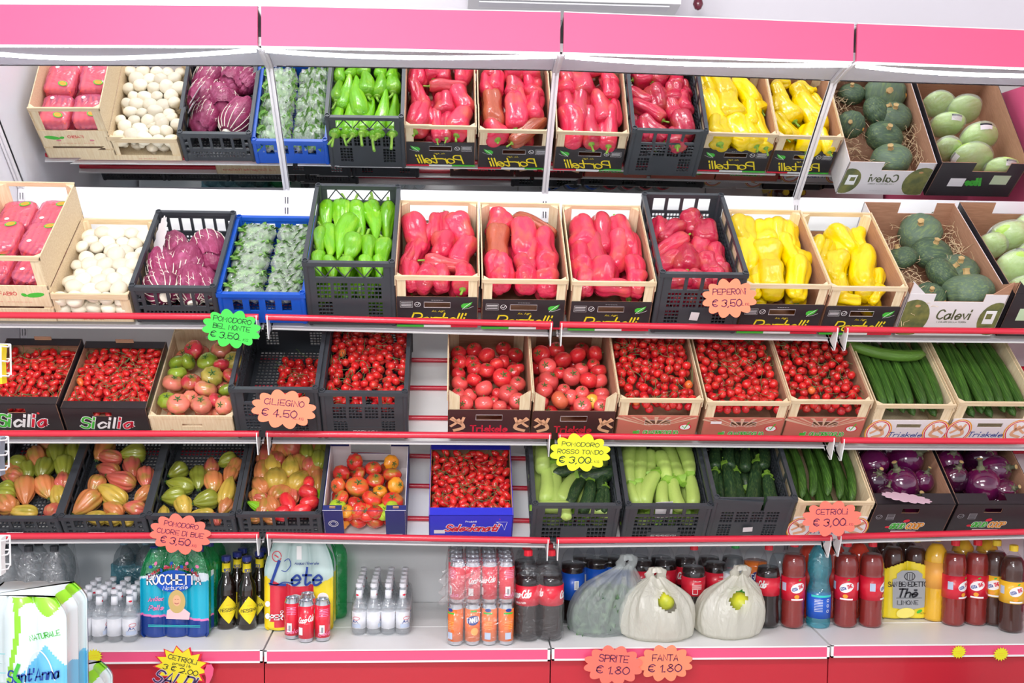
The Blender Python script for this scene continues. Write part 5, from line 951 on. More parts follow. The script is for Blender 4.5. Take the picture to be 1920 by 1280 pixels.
def can(name, col, deco, H=.145, r=.0275, mats=None):
    o = empty(name); B().lathe([(r*.82, .003), (r*.86, .0), (r, .012), (r, H-.016), (r*.84, H-.004), (r*.86, H), (r*.80, H), (r*.78, H-.006), (0, H-.006)], 28).obj('can_body', mat('aluminium', srgb(205, 208, 214), .25, metal=1), o, True)
    g = band(r*1.003, .013, H-.0165, mats, o, 'printed_sleeve'); deco(g, r*1.006, .013, H-.0165); b = B(); b.tube([(0, -.003, H-.0045), (.0, -.014, H-.004)], .0035, 8); b.obj('ring_pull', MATS['aluminium'], o); return o
M_canr = mat('red_can_paint', srgb(228, 36, 60), .25, coat=.5); M_cano = mat('orange_can_paint', srgb(246, 120, 40), .25, coat=.5)
def d_fanta(g, R, z0, z1):
    M = cyl(R); c = (z0+z1)/2; shape(ell(0, c+.018, .024, .017, 18, .2), g, M_bprint, M, 'logo_patch', -.0003); text('FANTA', g, M_wprint, M, 0, c+.020, .016, .26, R*1.7, .05, .15, -.0006); shape(ell(.005, c-.022, .014, .014, 16), g, mat('light_orange_print', srgb(255, 180, 90), .4), M, 'orange_print', -.0003)
    shape(rect(-.010, .012, c+.048, c+.054), g, M_gprint, M, 'leaf_print', -.0004)
def d_fanta2(g, R, z0, z1):
    M = cyl(R); c = (z0+z1)/2; b = B()
    for q in range(5): ribbon(b, [(-.014, c+.012-.006*q), (.014, c+.012-.006*q)], .002, M, -.0004)
    b.obj('label_print', mat('light_orange_print', srgb(255, 180, 90), .4), g); shape(rect(-.012, .010, c-.05, c-.026), g, mat('pale_blue_print', srgb(190, 205, 230), .5), M, 'label_panel', -.0003); shape(rect(-.018, .016, c+.040, c+.046), g, M_gprint, M, 'leaf_print', -.0004); shape(ell(0, c+.054, .012, .006, 12), g, M_bprint, M, 'logo_patch', -.0004)
def d_beer(g, R, z0, z1):
    M = cyl(R); c = (z0+z1)/2; shape([(0, z1), (.046, c+.004), (0.004, z0), (-.040, c-.004)], g, M_yprint, M, 'diamond_label', -.0003); text('MESSINA', g, M_black, M, .003, c, .011, .18, .062, 0, .06, -.0006); text('---', g, M_rprint, M, .003, c+.018, .004, .2, .016, w=-.0006); text('----', g, M_rprint, M, .003, c-.014, .003, .18, .022, w=-.0006)
def d_aqua(g, R, z0, z1):
    M = cyl(R); b = B()
    for q in range(8): ribbon(b, [(-.030, z1-.018-.006*q), (.000, z1-.018-.006*q)], .0016, M, -.0004)
    for q in range(3): ribbon(b, ell(.022, z1-.020-.02*q, .005, .005, 10), .002, M, -.0004)
    b.obj('label_print', MATS['white_print'], g); shape(rect(-.044, .044, z1-.008, z1), g, mat('turquoise_print', srgb(60, 210, 200), .4), M, 'label_strip', -.0003)
def d_fan(g, R, z0, z1): M = cyl(R); shape(ell(0, (z0+z1)/2, .030, .020, 18, .2), g, M_bprint, M, 'logo_patch', -.0003); text('FANTA', g, M_wprint, M, 0, (z0+z1)/2, .02, .22, .055, .1, .15, -.0006)
def d_spr(g, R, z0, z1):
    M = cyl(R); shape(rect(-.05, .05, z0, z0+(z1-z0)*.4), g, M_gprint, M, 'green_band', -.0003); text('SPRITE', g, M_bprint, M, 0, (z0+z1)/2+.01, .02, .2, .07, .1, .15, -.0006)
def d_blue(g, R, z0, z1):
    M = cyl(R); c = (z0+z1)/2; shape(rect(-.008, .010, c-.010, c+.024), g, M_wprint, M, 'code_panel', -.0003); b = B(); [ribbon(b, [(-.004+.003*q, c-.006), (-.004+.003*q, c+.020)], .0012, M, -.0005) for q in range(4)]; b.obj('code_bars', M_gyprint, g)
def d_mini(g, R, z0, z1):
    M = cyl(R); c = (z0+z1)/2; shape(rect(-.020, .020, z0+.004, z0+.018), g, mat('pale_blue_print', srgb(150, 185, 230), .5), M, 'label_strip', -.0003); ov = B(); ribbon(ov, ell(.004, c+.008, .013, .006, 18)+[(.017, c+.008)], .0018, M, -.0005); ov.obj('red_oval', M_rprint, g)
    b = B(); b.add([M(x, y, -.0004) for x, y in [(-.014, z0+.018), (-.006, c+.004), (-.001, z0+.024), (.006, c), (.014, z0+.018)]], [(0, 1, 2, 3, 4)]); b.obj('mountain_print', M_bprint, g)
Bt = {}
Bt['peach'] = bottle('tea_bottle', .325, .0445, M_pet, L_tea, .84, M_capr, M_lred, (.33, .60), deco=d_peach)
Bt['lemon'] = bottle('tea_bottle', .325, .0445, M_pet, L_ltea, .86, M_capy, M_lyel, (.35, .60), deco=d_peach)
Bt['cola'] = bottle('cola_bottle', .31, .0445, M_pet, L_cola, .72, M_capr, M_lred, (.40, .62), 'cola', deco=d_cola)
Bt['colai'] = bottle('cola_bottle', .31, .0445, M_pet, L_cola, .72, M_capr, M_lred, (.40, .62), 'cola', deco=d_info)
Bt['sprite'] = bottle('lemonade_bottle', .31, .0445, M_pet, L_water, .8, M_capg, M_lw, (.40, .64), 'cola', deco=d_spr)
Bt['orange'] = bottle('orange_soda_bottle', .31, .0445, M_pet, L_orange, .72, M_capbl, mat('orange_label', srgb(246, 130, 50), .4), (.45, .68), 'pet', deco=d_fan)
Bt['aqua'] = bottle('water_bottle', .34, .0445, L_aqua, None, 0, mat('aqua_cap', srgb(60, 180, 200), .4), M_lblue, (.12, .38), 'hour', deco=d_aqua)
Bt['blue'] = bottle('cola_bottle', .31, .0445, M_pet, L_cola, .72, M_capbl, M_lblue, (.30, .62), 'pet', deco=d_blue)
Bt['clear'] = bottle('water_bottle', .33, .042, L_clear, None, 0, M_capb, None, (0, 0), 'hour')
Bt['clearb'] = bottle('water_bottle', .29, .040, L_clear, None, 0, mat('grey_blue_cap', srgb(150, 180, 200), .4), None, (0, 0), 'hour')
Bt['green'] = bottle('water_bottle', .315, .040, L_green, None, 0, M_capbl, None, (0, 0), 'pet')
Bt['yellow'] = bottle('yellow_soda_bottle', .33, .0445, M_pet, L_yel, .9, M_capy, mat('pale_orange_label', srgb(250, 180, 80), .4), (.4, .7), 'pet')
Bt['red'] = bottle('juice_bottle', .32, .0445, M_pet, liquid('red_orange_juice', srgb(226, 60, 34)), .9, M_capr, mat('red_orange_label', srgb(230, 50, 40), .4), (.35, .62), 'pet')
Bt['beer'] = bottle('beer_bottle', .262, .0345, M_brown, None, 0, M_capbl, M_brown, (.08, .48), 'beer', d_beer)
g = band(.0160, .72*.262, .915*.262, M_yprint, Bt['beer'], 'neck_label', rb=.0148); text('1923', g, M_bprint, cyl(.0158), 0, .215, .012, .18, .022, w=-.0005)
Bt['mini'] = bottle('soda_bottle', .185, .0255, film('mini_glass', tint=(.86, .9, .92, 1), haze=.16, gloss=.14, bump=.1), None, 0, mat('silver_cap', srgb(225, 225, 232), .35), M_lw, (.12, .45), 'mini', d_mini)
g = band(.0125, .70*.185, .86*.185, M_lw, Bt['mini'], 'neck_label', rb=.0112); shape(ell(0, .143, .007, .0035, 12), g, M_rprint, cyl(.0118), 'red_oval', -.0008)
Bt['canr'] = can('cola_can', 0, d_can, mats=M_canr); Bt['cani'] = can('cola_can', 0, d_can2, mats=M_canr); Bt['cano'] = can('orange_soda_can', 0, d_fanta, mats=M_cano); Bt['canf'] = can('orange_soda_can', 0, d_fanta2, mats=M_cano)
PROTO += list(Bt.values())
def stand(kind, X, Y, label, cat='bottle', group=None, rz=0, z=None, sc=1, tilt=None, parent=None):
    o = copy_tree(Bt[kind], parent); o.location = (X, Y, (ZD+.001) if z is None else z); o.rotation_euler = (tilt[0] if tilt else 0, tilt[1] if tilt else 0, rz); o.scale = (sc,)*3
    if label: tag(o, label, cat, group)
    return o
def deck(px, py): P = onZ(px, py, ZD); return float(P[0]), float(P[1])
def shrink(name, x0, y0, x1, y1, z0, z1, m, label, cat='pack wrap', taper=.0, seed=0, group=None, nz=10, open_top=False):
    """Crinkled film shrunk round a pack."""
    R = random.Random(seed); b = B(); cx, cy, hx, hy = (x0+x1)/2, (y0+y1)/2, (x1-x0)/2, (y1-y0)/2; n = 56; vs = []
    for i in range(nz):
        t = i/(nz-1); k = 1-taper*max(0, t-.55)/.45
        for j in range(n):
            a = 2*PI*j/n; ca, sa = math.cos(a), math.sin(a); rr = (abs(ca)**8+abs(sa)**8)**(-1/8); kk = k*(1+.006*math.sin(11*a+5*t*6+seed)+.004*R.uniform(-1, 1))
            vs.append((cx+hx*ca*rr*kk, cy+hy*sa*rr*kk, z0+(z1-z0)*t))
    fs = [(i*n+j, i*n+(j+1) % n, (i+1)*n+(j+1) % n, (i+1)*n+j) for i in range(nz-1) for j in range(n)]
    b.add(vs, fs+([] if open_top else [tuple(range((nz-1)*n, nz*n))])); o = b.obj(name, m, None, 'all'); tag(o, label, cat, group); return o
# left: clear bottles with black caps
P0 = [(-.93+.088*i, -.40+.09*j) for j in range(2) for i in range(3)]
for i, (x, y) in enumerate(P0): stand('clear', x, y, 'grey clear bottle with black cap, %s row, %s from left, at the left end' % ('front' if y < -.35 else 'back', ORD[i % 3]), 'bottle', 'black-capped clear bottles')
shrink('shrink_wrap', -.98, -.45, -.705, -.255, ZD+.002, ZD+.315, M_film, 'clear shrink wrap around the black-capped bottles at the left end', taper=.12)
# turquoise-banded pack behind the soda bottles
X, Y = deck(205, 1166)
for j in range(2):
    for i in range(4): stand('clearb', -.585+.081*i, -.155+.081*j, 'clear water bottle under turquoise film, %s row, %s from left' % ('front' if j == 0 else 'back', ORD[i]), 'bottle', 'bottles behind the small soda bottles')
shrink('shrink_wrap', -.63, -.20, -.30, -.03, ZD+.002, ZD+.20, film('turquoise_wrap', tint=(.55, .85, .92, 1), haze=.25, gloss=.16, dcol=srgb(120, 200, 220)), 'turquoise printed wrap behind the small soda bottles', taper=.0)
def minipack(x0, y0, n, m, where):
    for j in range(m):
        for i in range(n): stand('mini', x0+.0525*i, y0+.0525*j, 'small soda bottle in the %s pack, row %s from front, %s from left' % (where, ORD[j], ORD[i]), 'bottle', 'small soda bottles in the %s pack' % where, rz=(i*7+j*3) % 5-.5)
    shrink('shrink_wrap', x0-.031, y0-.031, x0+.0525*(n-1)+.031, y0+.0525*(m-1)+.031, ZD+.002, ZD+.12, M_film, 'clear shrink wrap around the %s pack of small soda bottles' % where, taper=.04)
minipack(-.640, -.440, 4, 4, 'left'); minipack(.315, -.375, 4, 5, 'right')
# printed six-packs
def lobed(w, d, nx, amt, n=192):
    pts = []; r = w/nx/2
    for s in range(4):
        for i in range(n//4):
            t = i/(n//4)
            if s == 0: x = -w/2+w*t; q = ((x+w/2) % (2*r))/r-1; pts.append((x, -d/2+amt*(1-math.sqrt(max(0, 1-q*q*.9)))*r))
            if s == 1: pts.append((w/2-amt*.3*r*abs(math.sin(2*PI*t)) , -d/2+d*t))
            if s == 2: x = w/2-w*t; q = ((x+w/2) % (2*r))/r-1; pts.append((x, d/2-amt*(1-math.sqrt(max(0, 1-q*q*.9)))*r))
            if s == 3: pts.append((-w/2+amt*.3*r*abs(math.sin(2*PI*t)), d/2-d*t))
    return pts
def wrapped(name, x, y, w, d, H, nx, mats_, pick, label, cat='water pack', body='green', inner=True, zt=.62, z=None):
    o = empty(name, loc=(x, y, ZD+.001 if z is None else z)); tag(o, label, cat); b = B(); nz = 120; n = 192; zs = [H*t for t in [i/(nz-1) for i in range(nz)]]; vs = []
    for zz in zs:
        t = zz/H; k = 1-(.26*((t-zt)/(1-zt))**1.6 if t > zt else 0)-(.10*(1-t/.05)**2 if t < .05 else 0); am = .75 if t < zt else .75+.5*(t-zt)
        for (px, py) in lobed(w, d, nx, am): vs.append((px*k, py*(k*.5+.5), zz))
    fs = []; ms = []
    for i in range(nz-1):
        for j in range(n):
            fs.append((i*n+j, i*n+(j+1) % n, (i+1)*n+(j+1) % n, (i+1)*n+j)); c = vs[i*n+j]; ms.append(pick(c[0]/w*2, (zs[i]+zs[i+1])/2/H, j))
    fs.append(tuple(range((nz-1)*n, nz*n))); ms.append(ms[-1]); b.add(vs, fs); b.m = ms; b.obj('printed_wrap', mats_, o, 'all')
    if inner:
        for i in range(nx):
            for j in range(2): c = copy_tree(Bt[body], o); c.location = ((-w/2+w/nx*(i+.5)), -d/4+d/2*j, 0); c.scale = (w/nx*.96/.080,)*2+(H*1.02/.315,)
    return o
X, Y = deck(327, 1196); wk = film('green_neck_film', tint=(.5, .95, .7, 1), haze=.30, gloss=.18, dcol=srgb(60, 190, 130))
R1 = [mat('navy_film', srgb(22, 60, 140), .3, coat=.4), mat('pink_film', srgb(245, 130, 190), .3, coat=.4), mat('turquoise_film', srgb(20, 176, 206), .3, coat=.4), mat('snow_film', srgb(228, 240, 248), .3, coat=.4), wk]
def pk1(x, t, j):
    wv = .24-.035*x
    if t < wv-.025: return 0
    if t < wv: return 1
    if t < .66+.02*math.sin(6*x): return 2
    if t < .72+.02*math.sin(9*x+1): return 3
    return 4
r = wrapped('water_pack', X, Y+.085, .242, .165, .315, 3, R1, pk1, 'turquoise and navy printed six-pack of green water bottles with portrait', zt=.70); M = lambda u, v, w: (u, -.0835+w, v)
shape(ell(.0, .205, .066, .040, 30), r, M_lblue, M, 'logo_oval', -.001); text('ROCCHETTA', r, M_wprint, M, 0, .212, .034, .15, .185, 0, 0, -.004, outline=M_bprint); text('Naturale', r, M_wprint, M, .005, .183, .014, .14, .085, .3, .06, -.003)
for k, ch in enumerate('Acqua della Salute'): a = 1.05-k*.122; (ch != ' ') and text(ch, r, M_rprint, M, .098*math.sin(-a), .205+.066*math.cos(a)-.012, .011, .2, None, .1, a*.55, -.004)
text('Antica', r, M_pprint, M, -.062, .142, .014, .2, .052, .3, .06, -.003); text('Pelle', r, M_pprint, M, -.062, .110, .016, .2, .05, .3, .06, -.003)
shape([(-.028, .07), (.052, .066), (.056, .09), (.036, .106), (.018, .112), (-.006, .112), (-.024, .1)], r, mat('pink_skin_print', srgb(240, 200, 205), .5), M, 'portrait_shoulders', -.003); shape(ell(.010, .132, .030, .042, 22), r, mat('blond_print', srgb(206, 176, 110), .5), M, 'portrait_hair', -.0036); shape(ell(.010, .136, .014, .020, 18), r, M_skinp, M, 'portrait_face', -.0042)
b = B(); ribbon(b, catmull([(.003, .127), (.010, .124), (.017, .127)], 4), .002, M, -.005); ribbon(b, [(.004, .140), (.007, .140)], .0018, M, -.005); ribbon(b, [(.013, .140), (.016, .140)], .0018, M, -.005); b.obj('portrait_features', mat('dark_pink_print', srgb(170, 70, 80), .5), r)
b = B(); [ribbon(b, [(-.09, .048-.005*q), (.09, .044-.005*q)], .0022, M, -.003) for q in range(2)]; b.obj('small_print', mat('turquoise_print', srgb(60, 210, 200), .4), r)
for q in range(10): shape(ell(-.095+.021*q, .256+.014*math.sin(q*2.1), .008, .006, 10, q), r, [M_lblue, M_pprint][q % 2], lambda u, v, w: (u*.86, -.079+w, v), 'flower_print', -.004)
X, Y = deck(560, 1183); R2 = [mat('yellow_film', srgb(244, 222, 50), .3, coat=.4), mat('red_film', srgb(224, 50, 70), .3, coat=.4), mat('pale_teal_film', srgb(196, 218, 216), .3, coat=.5)]
def pk2(x, t, j):
    if t > .50+.12*abs(x)**2: return 2
    if abs(x+.22) < (.62 if t > .1 else .5) and t > .03: return 1
    return 0
r = wrapped('water_pack', X, Y+.085, .250, .165, .325, 3, R2, pk2, 'pale teal, yellow and red printed six-pack of water bottles', zt=.68); M = lambda u, v, w: (u, -.0855+w, v)
text('L', r, M_bprint, M, -.060, .215, .085, .13, .050, .35, 0, -.004); text('ete', r, M_bprint, M, .030, .203, .062, .13, .105, .12, 0, -.004); text('Acqua Minerale', r, M_bprint, M, .030, .252, .010, .14, .085, .25, 0, -.004)
b = B(); ribbon(b, catmull([(-.105, .178), (-.08, .172), (-.05, .182), (-.02, .176)], 5), .004, M, -.004); ribbon(b, catmull([(-.05, .26), (-.035, .268), (-.028, .245), (-.045, .222), (-.06, .225)], 5), .003, M, -.004); b.obj('logo_swash', M_bprint, r)
b = B(); ribbon(b, ell(-.083, .275, .017, .019, 20), .003, lambda u, v, w: (u*.95, -.079+w, v), -.004); ribbon(b, [(-.09, .28), (-.078, .272)], .004, lambda u, v, w: (u*.95, -.079+w, v), -.004); b.obj('seal_print', M_rprint, r)
shape(rect(-.008, .010, .262, .312), r, M_wprint, lambda u, v, w: (u, -.074+w, v), 'carry_strip', -.006)
text('PER', r, M_wprint, M, -.080, .052, .018, .24, .045, .15, .05, -.003); text('0', r, M_wprint, M, -.060, .072, .010, .24, None, .15, 0, -.003); shape(ell(-.010, .115, .026, .022, 18), r, mat('pale_teal_film'), M, 'glass_print', -.003); shape(ell(.088, .125, .020, .018, 18), r, M_wprint, M, 'seal_disc', -.003); text('SODIO', r, M_gyprint, M, .088, .125, .006, .2, .026, w=-.004)
for q in range(2): shape(ell(-.112, .055+.045*q, .009, .011, 12), r, M_wprint, lambda u, v, w: (u, -.080+w, v), 'icon_print', -.003)
X, Y = deck(634, 1165); stand('green', X-.012, Y+.06, 'green water bottle showing at the right side of the teal six-pack', group=None)
for i, (px, py) in enumerate([(391, 1176), (399, 1160)]): x, y = deck(px, py); stand('green', x, y+.02*i+.03, 'green water bottle beside the turquoise six-pack, '+('in front' if i == 0 else 'behind'))
for i, (x, y) in enumerate([(-.130, -.05), (-.045, -.05), (-.09, -.13)]): stand('clear', x, y, 'grey clear bottle behind the beer bottles, '+['at left rear', 'at right rear', 'in front of the two'][i], 'bottle')
# beer
for i, (px, py, wh) in enumerate([(421, 1181, 'front left'), (460, 1182, 'front, beside the teal six-pack'), (442, 1172, 'second row, between the front two'), (484, 1171, 'second row, half hidden by the teal six-pack'), (452, 1163, 'back row, left'), (489, 1162, 'back row, right')]):
    x, y = deck(px, py); stand('beer', x, y+.034, 'brown beer bottle with yellow label, '+wh, 'bottle', 'brown beer bottles', rz=[.35, .35, .1, -.5, .2, .3][i])
# loose cola cans
for i, (px, py, k, rz, wh) in enumerate([(546, 1199, 'cani', 0, 'left one'), (572, 1205, 'canr', .1, 'foremost one'), (603, 1203, 'cani', .3, 'right one'), (575, 1190, 'canr', .8, 'hidden behind the other three')]):
    x, y = deck(px, py); stand(k, x, y+.027, 'red cola can before the teal six-pack, '+wh, 'can', 'loose cola cans', rz)
# can packs
x0, y0 = deck(854, 1211)
for j in range(5):
    for i in range(4): stand('cano' if (i == 1 and j == 0) else 'canf', x0+.0595*i, y0+.031+.057*j, 'orange soda can in lower wrapped pack, %s row, %s from left' % (ORD[j], ORD[i]), 'can', 'orange soda cans in the wrapped pack', rz=[-.8, .1, -.2, .3][i])
xa, xb, ya, yb = x0-.031, x0+.0595*3+.031, y0, y0+.031+.057*4+.031
shrink('shrink_wrap', xa, ya, xb, yb, ZD+.002, ZD+.150, M_film, 'clear shrink wrap around the pack of orange soda cans', taper=.02)
for j in range(5):
    for i in range(4): stand('canr' if i in (1, 2) else 'cani', x0+.0595*i+(.006 if j == 0 and i == 0 else 0), y0+.031+.057*j, 'red cola can in upper torn pack, %s row, %s from left' % (ORD[j], ORD[i]), 'can', 'cola cans in the torn pack', rz=[-.9, .5, -.5, .4][i] if j == 0 else 0, z=ZD+.152)
o = shrink('torn_wrap', xa-.006, ya-.006, xb+.004, yb, ZD+.153, ZD+.302, film('torn_wrap_film', haze=.07, gloss=.14, bump=.8, scale=22, dcol=srgb(255, 225, 232)), 'torn clear wrap hanging round the upper pack of red cola cans', taper=.06)
b = B(); rr = random.Random(2); n1, n2 = 12, 16
vs = [(xa-.02+.16*i/(n1-1)*(1-.2*j/n2)+.012*math.sin(j*1.3+i), ya-.012-.022*math.sin(PI*j/(n2-1))-.006*math.sin(i*2+j), ZD+.27-.12*j/(n2-1)+.015*math.sin(i*.9)) for i in range(n1) for j in range(n2)]
b.add(vs, [(i*n2+j, i*n2+j+1, (i+1)*n2+j+1, (i+1)*n2+j) for i in range(n1-1) for j in range(n2-1)]); f_ = b.obj('loose_flap', MATS['torn_wrap_film'], o, 'all')
x0, y0 = deck(990, 1204)
for j in range(3):
    for i in range(2): stand('cola', x0+.083*i, y0+.048+.09*j, 'cola bottle in the clear wrapped pack, %s row, %s' % (ORD[j], 'left' if i == 0 else 'right'), 'bottle', 'cola bottles in the wrapped pack', rz=.15 if i == 0 else -.75, sc=1.04)
shrink('shrink_wrap', x0-.050, y0, x0+.083+.050, y0+.28, ZD+.002, ZD+.27, film('thick_wrap', haze=.03, gloss=.06, bump=.8, scale=26), 'thick clear shrink wrap around the big cola bottles', taper=.22)
# bottles behind the shopping bags and along the right
def line(spec):
    for kind, px, py, label, rz in spec:
        x, y = deck(px, py); stand(kind, x, y+.045, label, 'bottle', None, rz)
line([('blue', 1075, 1172, 'blue-labelled cola bottle beside the wrapped cola pack', .2), ('blue', 1120, 1162, 'blue-labelled cola bottle behind the leafy bag, left', 0), ('blue', 1168, 1162, 'blue-labelled cola bottle behind the leafy bag, right', 0),
 ('cola', 1205, 1166, 'red-labelled cola bottle behind the middle bag, left one', .9), ('cola', 1250, 1164, 'red-labelled cola bottle behind the middle bag, right one', -.3), ('colai', 1303, 1180, 'red-labelled cola bottle between the two cream bags, in front', .1), ('colai', 1345, 1170, 'red-labelled cola bottle above the right cream bag', .4),
 ('sprite', 1381, 1176, 'lemonade bottle with green cap behind the right cream bag', 0), ('orange', 1420, 1166, 'orange soda bottle with blue cap, behind the front cola bottle', 0), ('cola', 1444, 1180, 'cola bottle with big white lettering, right of the cream bags', -.45), ('sprite', 1466, 1166, 'lemonade bottle with green cap, behind the front cola bottle', .6),
 ('peach', 1492, 1181, 'peach tea bottle left of the turquoise water bottle', .1), ('aqua', 1541, 1181, 'turquoise water bottle with hourglass waist', 0), ('peach', 1592, 1180, 'peach tea bottle right of the turquoise water bottle', -.3), ('peach', 1640, 1180, 'peach tea bottle turned sideways, left of the lemon tea pack', .95),
 ('peach', 1796, 1177, 'peach tea bottle left of a matching pair, right of the yellow soda', .5), ('peach', 1838, 1176, 'peach tea bottle right of a matching pair, beside the lemon tea', -.35), ('lemon', 1874, 1177, 'lemon tea bottle with yellow label, behind the corner one', -.6), ('lemon', 1906, 1190, 'lemon tea bottle with yellow label, in the right corner', -.1)])
for i, (px, py) in enumerate([(1520, 1160), (1565, 1160), (1612, 1160)]): x, y = deck(px, py); stand('red', x, y+.03, 'red-orange juice bottle behind the peach teas, %s of three' % ['left', 'middle', 'right'][i], 'bottle', 'red-orange juice bottles')
for i, (px, py) in enumerate([(1760, 1168), (1810, 1158), (1855, 1158)]): x, y = deck(px, py); stand('yellow', x, y+.04, 'yellow soda bottle %s' % ['right of the lemon tea pack', 'behind the pair of peach teas', 'behind the lemon teas'][i], 'bottle', 'yellow soda bottles')
for i, (px, py) in enumerate([(1095, 1155), (1145, 1155), (1195, 1155), (1240, 1155), (1285, 1155), (1330, 1155), (1375, 1155)]):
    x, y = deck(px, py); stand('blue' if i < 3 else 'cola', x, min(y+.03, -.048), 'cola bottle in the rear row behind the bags, %s from left' % ORD[i], 'bottle', 'rear row of cola bottles', rz=i)
X, Y = deck(1702, 1163)
for i in range(2): stand('lemon', X-.045+.09*i, Y+.05, 'dark tea bottle inside the yellow lemon tea pack, %s' % ('left' if i == 0 else 'right'), 'bottle', 'bottles in the lemon tea pack', sc=.97)
for i in range(2): stand('lemon', X-.045+.09*i, Y+.145, 'dark tea bottle inside the yellow lemon tea pack, rear %s' % ('left' if i == 0 else 'right'), 'bottle', 'bottles in the lemon tea pack', sc=.97)
o = empty('tea_pack_wrap', loc=(X, Y+.098, ZD+.001)); tag(o, 'yellow and silver printed wrap of the lemon tea pack', 'pack wrap'); b = B(); n = 192; nz = 60; vs = []
for i in range(nz):
    zz = .004+.225*i/(nz-1)
    for (px, py) in lobed(.190, .196, 2, .8): k = 1-(.08*(1-i/2)**2 if i < 2 else 0); vs.append((px*k, py*k, zz))
fs = []; ms = []
for i in range(nz-1):
    for j in range(n):
        x = vs[i*n+j][0]; zz = (vs[i*n+j][2]+vs[(i+1)*n+j][2])/2
        if j < 48 and zz > .195+.030*(1-(x/.095)**2): continue
        if j >= 48 and zz > .19: continue
        fs.append((i*n+j, i*n+(j+1) % n, (i+1)*n+(j+1) % n, (i+1)*n+j))
b.add(vs, fs); b.obj('printed_wrap', mat('yellow_film'), o, 'all'); M = lambda u, v, w: (u, -.0995+w, v)
shape([(-.062, .05), (.0, .04), (.062, .052), (.064, .16), (.05, .165), (.05, .18), (.03, .195), (-.03, .195), (-.05, .182), (-.05, .165), (-.066, .16)], o, mat('silver_print', srgb(176, 180, 184), .3, metal=.3), M, 'silver_panel', -.001)
text('SAN BENEDETTO', o, M_black, M, -.008, .142, .018, .15, .150, 0, 0, -.003); text('Thè', o, M_black, M, -.004, .108, .030, .2, .074, .3, 0, -.003); text('LIMONE', o, M_black, M, -.004, .070, .016, .13, .080, 0, 0, -.003); text('NATURALE', o, M_black, M, .065, .028, .005, .16, .04, 0, 0, -.003)
b = B(); ribbon(b, ell(.0, .172, .020, .016, 18)+[(.020, .172)], .0025, M, -.003); [ribbon(b, [(x, .16), (x, .182)], .002, M, -.003) for x in (-.01, 0, .01)]; ribbon(b, [(-.05, .088), (.05, .088)], .0012, M, -.003); b.obj('crest_print', M_black, o)
shape(ell(-.012, .030, .036, .020, 20, .1), o, mat('lemon_print', srgb(250, 236, 120), .4), M, 'lemon_print', -.003); shape(ell(.042, .036, .012, .006, 10, .5), o, M_gprint, M, 'leaf_print', -.004)
# ------------------------------------------------------------------ shopping bags
def bagmat(name, tr, col):
    m = bpy.data.materials.new(name); m.use_nodes = True; nt = m.node_tree; nt.nodes.clear(); N = nt.nodes.new; L = nt.links.new; out = N('ShaderNodeOutputMaterial'); d = N('ShaderNodeBsdfDiffuse'); d.inputs[0].default_value = col; t = N('ShaderNodeBsdfTranslucent'); t.inputs[0].default_value = col
    g = N('ShaderNodeBsdfGlossy'); g.inputs['Roughness'].default_value = .3; tp = N('ShaderNodeBsdfTransparent'); a = N('ShaderNodeMixShader'); a.inputs[0].default_value = .4; L(d.outputs[0], a.inputs[1]); L(t.outputs[0], a.inputs[2]); b_ = N('ShaderNodeMixShader'); b_.inputs[0].default_value = .07; L(a.outputs[0], b_.inputs[1]); L(g.outputs[0], b_.inputs[2])
    c = N('ShaderNodeMixShader'); c.inputs[0].default_value = tr; L(b_.outputs[0], c.inputs[1]); L(tp.outputs[0], c.inputs[2]); L(c.outputs[0], out.inputs[0]); tc = N('ShaderNodeTexCoord'); mp = N('ShaderNodeMapping'); mp.inputs['Scale'].default_value = (1, 1, .35); nz = N('ShaderNodeTexNoise'); nz.inputs['Scale'].default_value = 26; nz.inputs['Detail'].default_value = 3; nz.inputs['Distortion'].default_value = 1
    bp = N('ShaderNodeBump'); bp.inputs['Strength'].default_value = .5; bp.inputs['Distance'].default_value = .02; L(tc.outputs['Object'], mp.inputs[0]); L(mp.outputs[0], nz.inputs[0]); L(nz.outputs[0], bp.inputs['Height']); [L(bp.outputs[0], q.inputs['Normal']) for q in (d, t, g)]; return m
